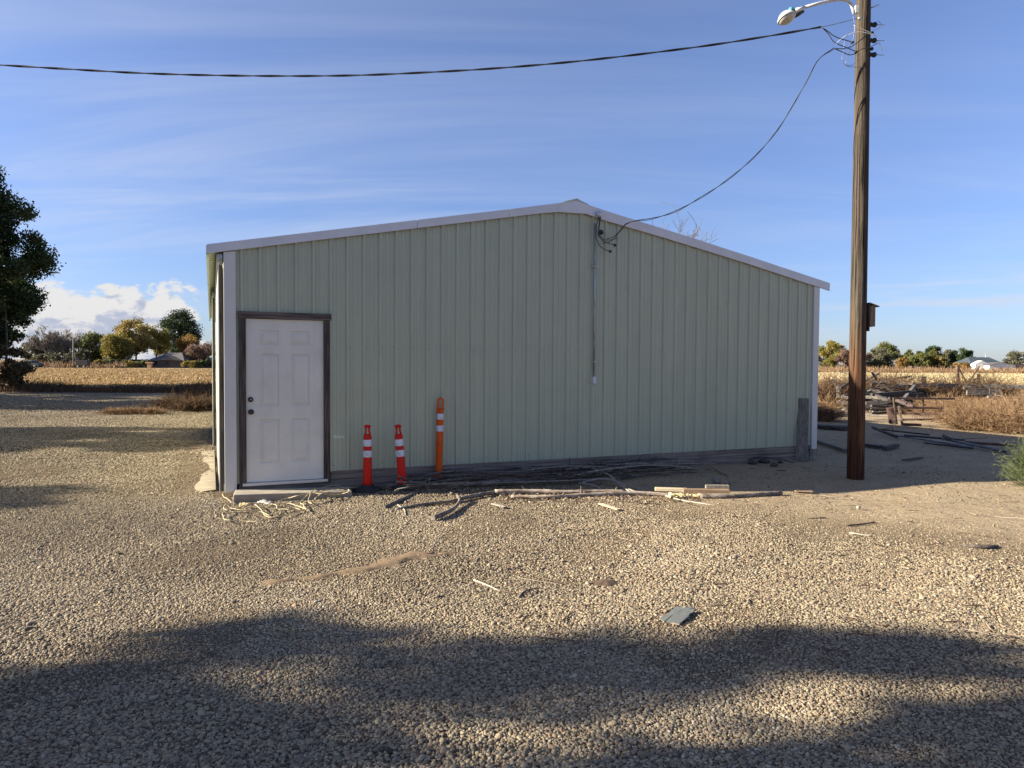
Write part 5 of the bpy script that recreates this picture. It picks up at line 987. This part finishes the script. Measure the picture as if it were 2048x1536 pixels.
# ------------------------------------------------------------------ trees
def tree(name, base, height, rx, rz, cz, nleaf, size, m, seed, label, group=None, nclump=40, trunk_r=None, trunk_h=None, spread=.16, ry=None, shape=None, cat='tree', droop=0.0, trunkmat=None):
    r_ = np.random.default_rng(seed); root = empty(name, base); tag(root, label, cat, group); ry = ry or rx
    if base[1] > 100: nleaf = int(nleaf * 1.7); nclump = int(nclump * 1.3); size *= .85; spread *= 1.12
    d = r_.normal(size=(nclump, 3)); d /= np.linalg.norm(d, axis=1, keepdims=True); rad = r_.uniform(.25, 1, nclump) ** .45
    Cc = d * rad[:, None] * .86; Cc = Cc * np.array([rx, ry, rz]) + np.array([0, 0, cz])
    if shape: Cc[:, :2] *= np.array([shape(v) for v in (Cc[:, 2] - cz) / rz])[:, None]
    wts = r_.uniform(.5, 1.3, nclump); cr_ = wts * spread * (rx + rz) ; nl = r_.multinomial(nleaf, wts ** 2 / (wts ** 2).sum()); idx = np.repeat(np.arange(nclump), nl); g_ = r_.normal(size=(nleaf, 3)); g_ /= np.linalg.norm(g_, axis=1, keepdims=True); g_ *= (r_.random(nleaf) ** .5)[:, None] * r_.uniform(.75, 1.25, (nleaf, 1))
    P = Cc[idx] + g_ * cr_[idx][:, None] * np.array([1, 1, .75]); P[:, 2] -= droop * np.hypot(P[:, 0], P[:, 1]) ** 1.2 * .05
    ct_ = r_.random(nclump); tint = np.clip(ct_[idx] * .55 + r_.random(nleaf) * .45, 0, 1); P[:, 2] = np.maximum(P[:, 2], .15)
    V, F = leaf_quads(P, size, r_, .62); np_mesh('crown', V, F, m, root, tint=tint)
    tr = trunk_r or height * .02; top = trunk_h or cz; mb = MB(); bend = r_.normal(0, .03, 2) * height
    tp = [Vector((bend[0] * u * u, bend[1] * u * u, top * u)) for u in np.linspace(-.02, 1, 7)]; mb.tube(tp, list(np.linspace(tr, tr * .45, 7)), 9)
    for i in range(min(nclump, 26)):
        c = Cc[i]; u = r_.uniform(.35, .95); s_ = Vector((bend[0] * u * u, bend[1] * u * u, top * u)); e_ = Vector(c)
        if e_.z < s_.z: s_.z = max(top * .3, e_.z * .75)
        m_ = s_.lerp(e_, .5) + Vector(tuple(r_.normal(0, .05, 3) * rx)) + Vector((0, 0, .06 * rz)); mb.tube([s_, s_.lerp(m_, .6), m_, m_.lerp(e_, .6), e_], [tr * .42, tr * .34, tr * .25, tr * .15, tr * .06], 6)
    mb.build('trunk', trunkmat or M['trunk'], root); return root
def bare_tree(name, base, height, seed, label, depth=6, mat_=None, spread=.55, leaf=None, nleaf=0, trunk_r=None, group=None, min_r=.012, stems=1):
    r_ = np.random.default_rng(seed); root = empty(name, base); tag(root, label, 'tree', group); segs = {}; tips = []
    def grow(p, d, L, rad, k):
        pts = [p]; q = p.copy(); dd = d.copy()
        for _ in range(4): dd = dd + r_.normal(0, .13, 3) + np.array([0, 0, .03]); dd /= np.linalg.norm(dd); q = q + dd * L / 4; pts.append(q.copy())
        segs.setdefault(k, []).append((np.array(pts), np.linspace(rad, rad * .62, 5)))
        if k == 0: tips.append(pts[-1]); return
        nb = 3 if r_.random() < .55 else 2
        if k >= depth - 1: nb = 4
        for i in range(nb):
            j = r_.integers(2, 5); e_ = r_.normal(size=3); e_ /= np.linalg.norm(e_); nd = dd + e_ * spread * r_.uniform(.7, 1.4); nd[2] += .08; nd /= np.linalg.norm(nd); grow(pts[j], nd, L * r_.uniform(.62, .86), max(rad * .58, min_r * .5), k - 1)
    for s_ in range(stems):
        a = r_.normal(0, .28, 3) if stems > 1 else r_.normal(0, .05, 3); grow(np.array([r_.normal(0, .3) * (stems > 1), 0, 0.]), np.array([a[0], a[1], 1.]) / np.linalg.norm([a[0], a[1], 1.]), height * .27, trunk_r or height * .028, depth)
    Vs = []; Fs = []; o_ = 0
    for k, lst in segs.items():
        V, F = strands(np.array([s_[0] for s_ in lst]), np.array([np.maximum(s_[1], min_r) for s_ in lst]), 6 if k > 2 else 3); Vs.append(V); Fs.append(F + o_); o_ += len(V)
    V = np.concatenate(Vs); top = V[:, 2].max(); V *= height / top; np_mesh('branches', V, np.concatenate(Fs), mat_ or M['trunk'], root, smooth=True)
    if leaf:
        T = np.array(tips) * height / top; P = T[r_.integers(0, len(T), nleaf)] + r_.normal(0, height * .025, (nleaf, 3)); V, F = leaf_quads(P, height * .02, r_); np_mesh('leaves', V, F, leaf, root, tint=r_.random(nleaf))
    return root
G_dark = leafmat('dark_green_leaf', [(0, (.016, .026, .010)), (.5, (.035, .055, .018)), (.85, (.06, .085, .028)), (1, (.13, .08, .03))], .30)
G_far = leafmat('deep_green_leaf', [(0, (.02, .035, .012)), (1, (.07, .10, .035))], .2)
G_olive = leafmat('olive_leaf', [(0, (.06, .07, .025)), (.5, (.13, .14, .05)), (1, (.24, .22, .09))], .3)
G_yellow = leafmat('yellow_leaf', [(0, (.11, .09, .03)), (.4, (.27, .20, .055)), (.8, (.40, .30, .10)), (1, (.50, .40, .17))], .35)
G_gold = leafmat('green_gold_leaf', [(0, (.08, .09, .02)), (.5, (.22, .18, .04)), (1, (.42, .31, .07))], .35)
G_orange = leafmat('orange_leaf', [(0, (.13, .08, .025)), (.5, (.30, .175, .045)), (1, (.42, .28, .09))], .35)
G_pink = leafmat('russet_leaf', [(0, (.08, .05, .035)), (.5, (.18, .11, .08)), (1, (.28, .19, .14))], .3)
G_grey = leafmat('grey_green_leaf', [(0, (.06, .06, .035)), (.5, (.12, .115, .07)), (1, (.22, .20, .12))], .25)
M['twig_grey'] = mat('grey_twig', (0.16, 0.135, 0.11), (0.30, 0.26, 0.21), .9, (2, 2, 2))

# big tree at the left edge, its bush
tree('large_tree', (-29.2, 37.5, 0), 13.4, 4.3, 6.7, 6.75, 120000, .155, G_dark, 41, 'large dark green tree cut by the left edge of the picture', nclump=170, trunk_r=.24, spread=.075, shape=lambda v: 1.0 - .30 * max(v, 0) ** 1.3 if v > 0 else 1.0 - .18 * abs(v))
bt = MB(); bt.tube([Vector(dp(13, 800, 37)), Vector(dp(12, 740, 37)), Vector(dp(14, 680, 37)), Vector(dp(10, 610, 37))], [.07, .06, .05, .03], 8); o = bt.build('slender_trunk', M['trunk']); tag(o, 'slender leafless trunk rising through the bush at the left edge', 'trunk')
tree('bush', (-25.9, 35.9, 0), 2.6, 1.7, 1.15, 1.2, 9000, .14, leafmat('bush_leaf', [(0, (.03, .025, .012)), (.6, (.08, .06, .03)), (1, (.16, .10, .05))], .2), 43, 'dark reddish bush under the large tree at the left edge', nclump=30, cat='bush', spread=.14)
# trees off to the left whose shade falls over the yard
SHADE = [('shade_tree', (-22.5, 13.6, 0), 7.6, 2.9, 2.5, 4.8, 30000, .20, 51, 60), ('shade_tree', (-33, 25.0, 0), 11.5, 4.2, 4.3, 6.8, 26000, .24, 52, 46), ('shade_tree', (-17.9, 0.85, 0), 9.3, 2.3, 2.15, 7.0, 15000, .15, 53, 36), ('shade_tree', (-11.8, -.15, 0), 6.6, 2.3, 2.35, 4.2, 22000, .14, 54, 50), ('shade_tree', (-26, 6.4, 0), 8.6, 1.6, 1.9, 6.6, 7000, .20, 55, 26), ('shade_tree', (-36, 31.5, 0), 12.5, 4.8, 5.2, 7.2, 30000, .25, 56, 50)]
SL = ['low spreading dark tree beyond the left edge, level with the shed', 'tall dark tree beyond the left edge, near the driveway weeds', 'leafy tree left of the viewer whose shade reaches the foreground', 'broad leafy tree close on the left of the viewer', 'thin sparse tree beyond the left edge, near the door end', 'largest dark tree beyond the left edge, nearest the cornfield']
for nm, b_, h_, rx_, rz_, cz_, nl_, sz_, sd_, nc_ in SHADE:
    tree(nm, b_, h_, rx_, rz_, cz_, nl_, sz_, G_dark, sd_, SL[sd_ - 51], 'shade trees left of the yard', nclump=nc_, trunk_r=h_ * .018, spread=.11, shape=None)

def far(px, ybase, Yd): v = dp(px, ybase, Yd); return (v[0], Yd, 0)
def hpx(px_h, Yd): return px_h / FPX * Yd
# far trees, left
bare_tree('bare_tree', far(112, 738, 150), hpx(86, 150), 61, 'wide grey nearly bare tree right of the large dark tree', depth=7, mat_=M['twig_grey'], leaf=G_grey, nleaf=900, min_r=.028, stems=3, spread=.6)
bare_tree('bare_tree', far(152, 738, 156), hpx(76, 156), 62, 'smaller grey bare tree behind the thin utility pole', depth=6, mat_=M['twig_grey'], leaf=G_grey, nleaf=500, min_r=.028, stems=3, spread=.6)
tree('scrub_tree', far(72, 738, 152), hpx(52, 152), 3.6, 2.4, 2.8, 2600, .5, G_grey, 63, 'low grey scrub left of the bare tree', nclump=24, spread=.14)
for k, (px, h_, w_) in enumerate(((95, 30, 2.6), (128, 32, 2.8), (158, 36, 2.8))): tree('scrub_bush', far(px, 738, 148 - k), hpx(h_, 150), w_, hpx(h_, 150) * .5, hpx(h_, 150) * .5, 1300, .45, G_grey, 640 + k, ['grey-green scrub bush under the bare trees, leftmost of three', 'grey-green scrub bush under the bare trees, middle of three', 'grey-green scrub bush under the bare trees, nearest the thin pole'][k], 'scrub bushes under the bare trees', nclump=14, cat='bush')
tree('evergreen_tree', far(186, 738, 152), hpx(72, 152), 3.3, 3.9, 4.0, 5200, .42, G_olive, 65, 'dark olive tree between the bare trees and the yellow ones', nclump=36)
tree('yellow_tree', far(236, 738, 148), hpx(70, 148), 3.5, 3.5, 4.3, 6200, .40, G_gold, 66, 'shorter green-gold tree left of the tall yellow tree', nclump=38)
tree('yellow_tree', far(272, 738, 155), hpx(102, 155), 4.6, 4.8, 6.7, 9000, .42, G_yellow, 67, 'tallest bright yellow tree, standing over the far trees', nclump=48, spread=.12)
tree('yellow_tree', far(312, 738, 160), hpx(84, 160), 3.6, 3.4, 6.0, 4200, .42, G_gold, 68, 'green-gold tree between the tall yellow and the dark tree', nclump=30)
tree('dark_tree', far(356, 738, 172), hpx(120, 172), 5.0, 6.4, 8.3, 12000, .42, G_far, 69, 'tall dense dark green tree behind the far house', nclump=60, spread=.12)
tree('orange_tree', far(378, 738, 160), hpx(64, 160), 3.0, 2.9, 4.4, 4200, .38, G_orange, 70, 'orange-yellow tree right of the far house', nclump=30)
tree('russet_tree', far(402, 738, 150), hpx(54, 150), 3.3, 2.3, 3.3, 4600, .34, G_pink, 71, 'round russet brown tree next to the shed wall', nclump=34)
HL = ['low hedge bush under the olive tree, left end of the hedge', 'low hedge bush left of the green-gold tree', 'low hedge bush under the green-gold tree', 'low hedge bush between green-gold and tall yellow tree', 'low hedge bush at the foot of the tall yellow tree', 'low hedge bush against the left wall of the far house', 'low hedge bush at the right corner of the far house', 'low hedge bush under the orange tree', 'low hedge bush next to the shed under the russet tree']
for k, px in enumerate((200, 216, 246, 262, 284, 296, 380, 396, 412)): tree('hedge_bush', far(px, 738, 143 + (k % 3)), hpx(17, 144), 1.6, .85, .85, 800, .32, [G_gold, G_olive, G_far][k % 3], 700 + k, HL[k], 'hedge bushes of the far garden', nclump=12, cat='bush')
# far house left
hb = far(340, 738, 146); hs_ = empty('far_house', hb); hs_.scale = (.66, .8, .78); tag(hs_, 'low far brick house with grey hipped roof under the trees', 'house')
M['hroof'] = mat('grey_shingles', (0.07, 0.06, 0.06), (0.12, 0.11, 0.11), .9, (2, 2, 6)); M['hwall'] = mat('brown_brick', (0.09, 0.065, 0.055), (0.14, 0.10, 0.085), .9, (3, 3, 6)); M['hglass'] = mat('dark_window', (0.03, 0.035, 0.04), None, .15)
MB().box(-6.5, 4.2, 0, 8, 0, 2.0).build('wall', M['hwall'], hs_)
MB().add([(-7, -.5, 1.95), (4.8, -.5, 1.95), (4.8, 8.5, 1.95), (-7, 8.5, 1.95), (-2.6, 4, 4.1), (1.6, 4, 4.1)], [(0, 1, 5, 4), (1, 2, 5), (2, 3, 4, 5), (3, 0, 4), (3, 2, 1, 0)]).build('roof', M['hroof'], hs_)
MB().add([(-3.4, -.7, 2.0), (4.2, -.7, 2.0), (.4, -.7, 3.1), (.4, 3.0, 3.1), (-3.4, 2.4, 2.0), (4.2, 2.4, 2.0)], [(0, 1, 2), (0, 2, 3, 4), (1, 5, 3, 2)]).build('porch_roof', M['hroof'], hs_)
for x_ in (-5.2, -1.4, 1.6): w_ = MB().box(x_, x_ + 1.2, -.03, 0.0, .8, 1.7).build('window', M['frame'], hs_); MB().box(x_ + .08, x_ + 1.12, -.05, -.032, .88, 1.62).build('pane', M['hglass'], w_)
for k, (px, w_, lb) in enumerate(((280, 5.5, 'dark garden wall left of the far house'), (404, 3.5, 'low wall behind the russet tree'))):
    b3 = far(px, 738, 150); mb = MB().box(-w_, w_, 0, .25, 0, 1.6); mb.box(-w_ - .05, w_ + .05, -.05, .30, 1.6, 1.7); o = mb.build('garden_wall', M['hwall']); o.location = b3; tag(o, lb, 'wall')
# far pole, car, trailer, mailbox
fp = empty('thin_utility_pole', far(147, 738, 134)); tag(fp, 'thin distant utility pole beyond the cornfield', 'utility pole'); MB().tube([(0, 0, 0), (.05, 0, hpx(60, 134))], [.16, .11], 8).build('shaft', M['grey'], fp); MB().beam((-.5, 0, hpx(58, 134)), (.6, 0, hpx(58.5, 134)), .1, .12).build('crossarm', M['grey'], fp)
cb = far(65, 738, 127); car = empty('car', cb, 0.0); tag(car, 'small dark car parked on the far road at the left', 'car'); M['carpaint'] = mat('dark_car_paint', (0.02, 0.028, 0.03), None, .55)
MB().prism([(-1.6, .30), (1.6, .30), (1.65, .75), (1.35, .88), (.75, .95), (.35, 1.38), (-.95, 1.40), (-1.45, .95), (-1.65, .85)], -.8, .8).build('body', M['carpaint'], car, bevel=.05)
MB().prism([(-1.25, .95), (.62, .95), (.28, 1.32), (-.90, 1.33)], -.81, -.805).build('side_window', M['hglass'], car)
for x_ in (-1.0, 1.0):
    for y_ in (-.72, .72): MB().lathe([(.1, -.1), (.30, -.1), (.30, .1), (.1, .1)], 16, Matrix.Translation((x_, y_, .30)) @ RX).build('wheel', M['black'], car)
tb_ = far(165, 738, 130); tr = empty('small_trailer', tb_); tag(tr, 'small dark trailer parked by the thin distant pole', 'trailer'); MB().box(-1.0, 1.2, -.5, .5, .55, 1.5).build('body', M['dark'], tr, bevel=.04); MB().box(-.9, 1.1, -.4, .4, .45, .55).build('chassis', M['rust'], tr); MB().box(-1.0, -.95, -.45, .45, 1.5, 1.95).build('headboard', M['galvd'], tr)
for x_ in (-.4, .7): MB().lathe([(.1, -.08), (.28, -.08), (.28, .08), (.1, .08)], 14, Matrix.Translation((x_, -.5, .28)) @ RX).build('wheel', M['black'], tr)
mbx = empty('brick_mailbox', far(298, 739, 124)); tag(mbx, 'small orange-brown brick mailbox at the far field edge', 'mailbox'); M['mbox'] = mat('orange_brick', (.38, .20, .11), (.46, .27, .15), .9, (5, 5, 9)); MB().box(-.35, .35, 0, .5, 0, 1.0).build('pillar', M['mbox'], mbx); MB().box(-.6, .6, -.1, .6, 1.0, 1.25).build('cap', M['mbox'], mbx, bevel=.03)

# far trees, right
R = [(1648, 44, 2.6, 190, G_grey, 'greyish tree touching the shed wall', 2600), (1668, 62, 3.9, 182, G_gold, 'tall green-gold tree left of the utility pole', 6500), (1690, 46, 2.2, 176, G_pink, 'reddish grey tree half hidden by the pole', 2400), (1725, 40, 2.2, 180, G_pink, 'dull russet tree just right of the pole', 2200),
     (1750, 46, 3.2, 184, G_grey, 'grey tree left of the broad olive tree', 3600), (1774, 58, 4.0, 188, G_olive, 'broad olive tree right of the pole', 6500), (1802, 30, 1.5, 176, G_orange, 'small orange bush tree', 1300), (1816, 42, 2.4, 184, G_olive, 'compact olive tree between orange bush and green trees', 3200),
     (1842, 42, 2.6, 178, leafmat('yellow_green_leaf', [(0, (.05, .065, .02)), (1, (.21, .20, .06))], .3), 'yellow-green round tree left of the dark green one', 3600), (1858, 50, 3.2, 186, G_far, 'dark green round tree in the middle of the far right row', 5200), (1876, 44, 2.4, 178, leafmat('golden_green_leaf', [(0, (.05, .06, .02)), (1, (.26, .21, .07))], .3), 'yellow-tinged green tree right of the dark green one', 3600),
     (1894, 44, 2.0, 192, G_grey, 'grey thin tree before the conifer', 1600), (1908, 44, 1.5, 186, G_far, 'small pointed conifer in the far right row', 2400), (1930, 46, 2.6, 184, G_far, 'rounded green tree at the right end of the row', 4200), (1925, 22, 2.0, 170, G_orange, 'low rusty bush under the rounded green tree', 1200), (2032, 48, 2.8, 176, G_grey, 'pale grey tree with sparse leaves at the right edge', 2600)]
for k, (px, hp, rx_, Yd, mt, lb, nl_) in enumerate(R):
    h_ = hpx(hp, Yd) + .0; con = 'conifer' in lb
    tree('conifer' if con else ('bush' if 'bush' in lb else 'far_tree'), far(px, 745, Yd), h_, rx_ * 1.05, h_ * .50, h_ * .52, nl_, .40, mt, 800 + k, lb, 'far trees beyond the pale field', nclump=26, trunk_r=.2, shape=(lambda v: max(.08, .95 - .9 * (v + 1) / 2)) if con else None, spread=.13)
# far buildings, right
wb = empty('white_barn', far(2003, 745, 172)); tag(wb, 'low white barn with grey roof on the right horizon', 'barn'); M['bwhite'] = mat('white_cladding', (.72, .70, .64), (.62, .60, .55), .7, (1, 1, 1)); MB().prism([(-3.0, 0), (3.4, 0), (3.4, 1.7), (-.1, 2.25), (-3.0, 1.6)], 0, 9).build('wall', M['bwhite'], wb); MB().add([(-3.3, -.3, 1.6), (-.1, -.3, 2.32), (3.7, -.3, 1.72), (-3.3, 9.3, 1.6), (-.1, 9.3, 2.32), (3.7, 9.3, 1.72)], [(0, 1, 4, 3), (1, 2, 5, 4)]).build('roof', M['hroof'], wb)
MB().box(3.41, 9.0, 1, 8, 0, 1.9).build('lean_to', M['hwall'], wb); MB().box(.2, 1.4, -.03, 0, 0, 1.3).build('door', M['trim'], wb)
dh = empty('slate_roof_house', far(1975, 745, 176)); tag(dh, 'far house with dark slate blue roof beside the white barn', 'house'); M['sroof'] = mat('slate_roof', (.03, .04, .05), (.05, .065, .08), .8, (1, 1, 1)); MB().box(-4.0, 3.4, 0, 7, 0, 2.0).build('wall', M['hglass'] if False else M['hwall'], dh); MB().add([(-4.6, -.5, 1.9), (4, -.5, 1.9), (2.6, 3.5, 3.6), (-2.6, 3.5, 3.6), (4, 7.5, 1.9), (-4.6, 7.5, 1.9)], [(0, 1, 2, 3), (1, 4, 2), (4, 5, 3, 2), (5, 0, 3)]).build('roof', M['sroof'], dh)
MB().prism([(-4.4, 0), (-1.0, 0), (-1.0, 1.9), (-2.7, 2.7), (-4.4, 1.9)], -2, -.1).build('gable', M['bwhite'], dh); MB().box(-1, -.4, -.04, 0, .8, 1.5).build('window', M['trim'], dh)
wv = empty('white_shed', far(1957, 745, 180)); tag(wv, 'tiny white shed left of the slate roofed house', 'shed'); MB().box(-1.2, 1.2, 0, 3, 0, 1.9).build('wall', M['bwhite'], wv); MB().prism([(-1.4, 1.9), (1.4, 1.9), (0, 2.5)], -.2, 3.2).build('roof', M['hroof'], wv)
am = empty('antenna_mast', far(1970, 745, 200)); tag(am, 'thin antenna mast above the slate roofed house', 'antenna'); MB().tube([(0, 0, 0), (0, 0, hpx(42, 200))], [.06, .04], 6).build('mast', M['galv'], am)
fe = empty('far_rail_fence', far(1838, 745, 160)); tag(fe, 'low dark shelter roof before the yellow-green tree', 'shelter'); MB().box(-1.8, 1.8, 0, 1.5, 1.05, 1.2).build('roof', M['frame_x'], fe)
for x_ in (-1.6, 1.6): MB().box(x_ - .06, x_ + .06, .1, .22, 0, 1.05).build('post', M['frame'], fe)
fe.name = 'far_shelter'
# bare tree behind the shed roof: only the top twigs show
M['twig_dark'] = mat('dark_twig', (0.07, 0.058, 0.048), (0.14, 0.115, 0.095), .9, (2, 2, 2))
bv = dp(1262, 430, 30); bare_tree('bare_tree', (bv[0], 30, 0), (Vector(dp(1340, 415, 30)).z), 91, 'bare twiggy tree top showing over the right roof slope', depth=5, mat_=M['twig_dark'], min_r=.0065, spread=.8, trunk_r=.06)
# low far treeline closing the horizon where nothing else stands
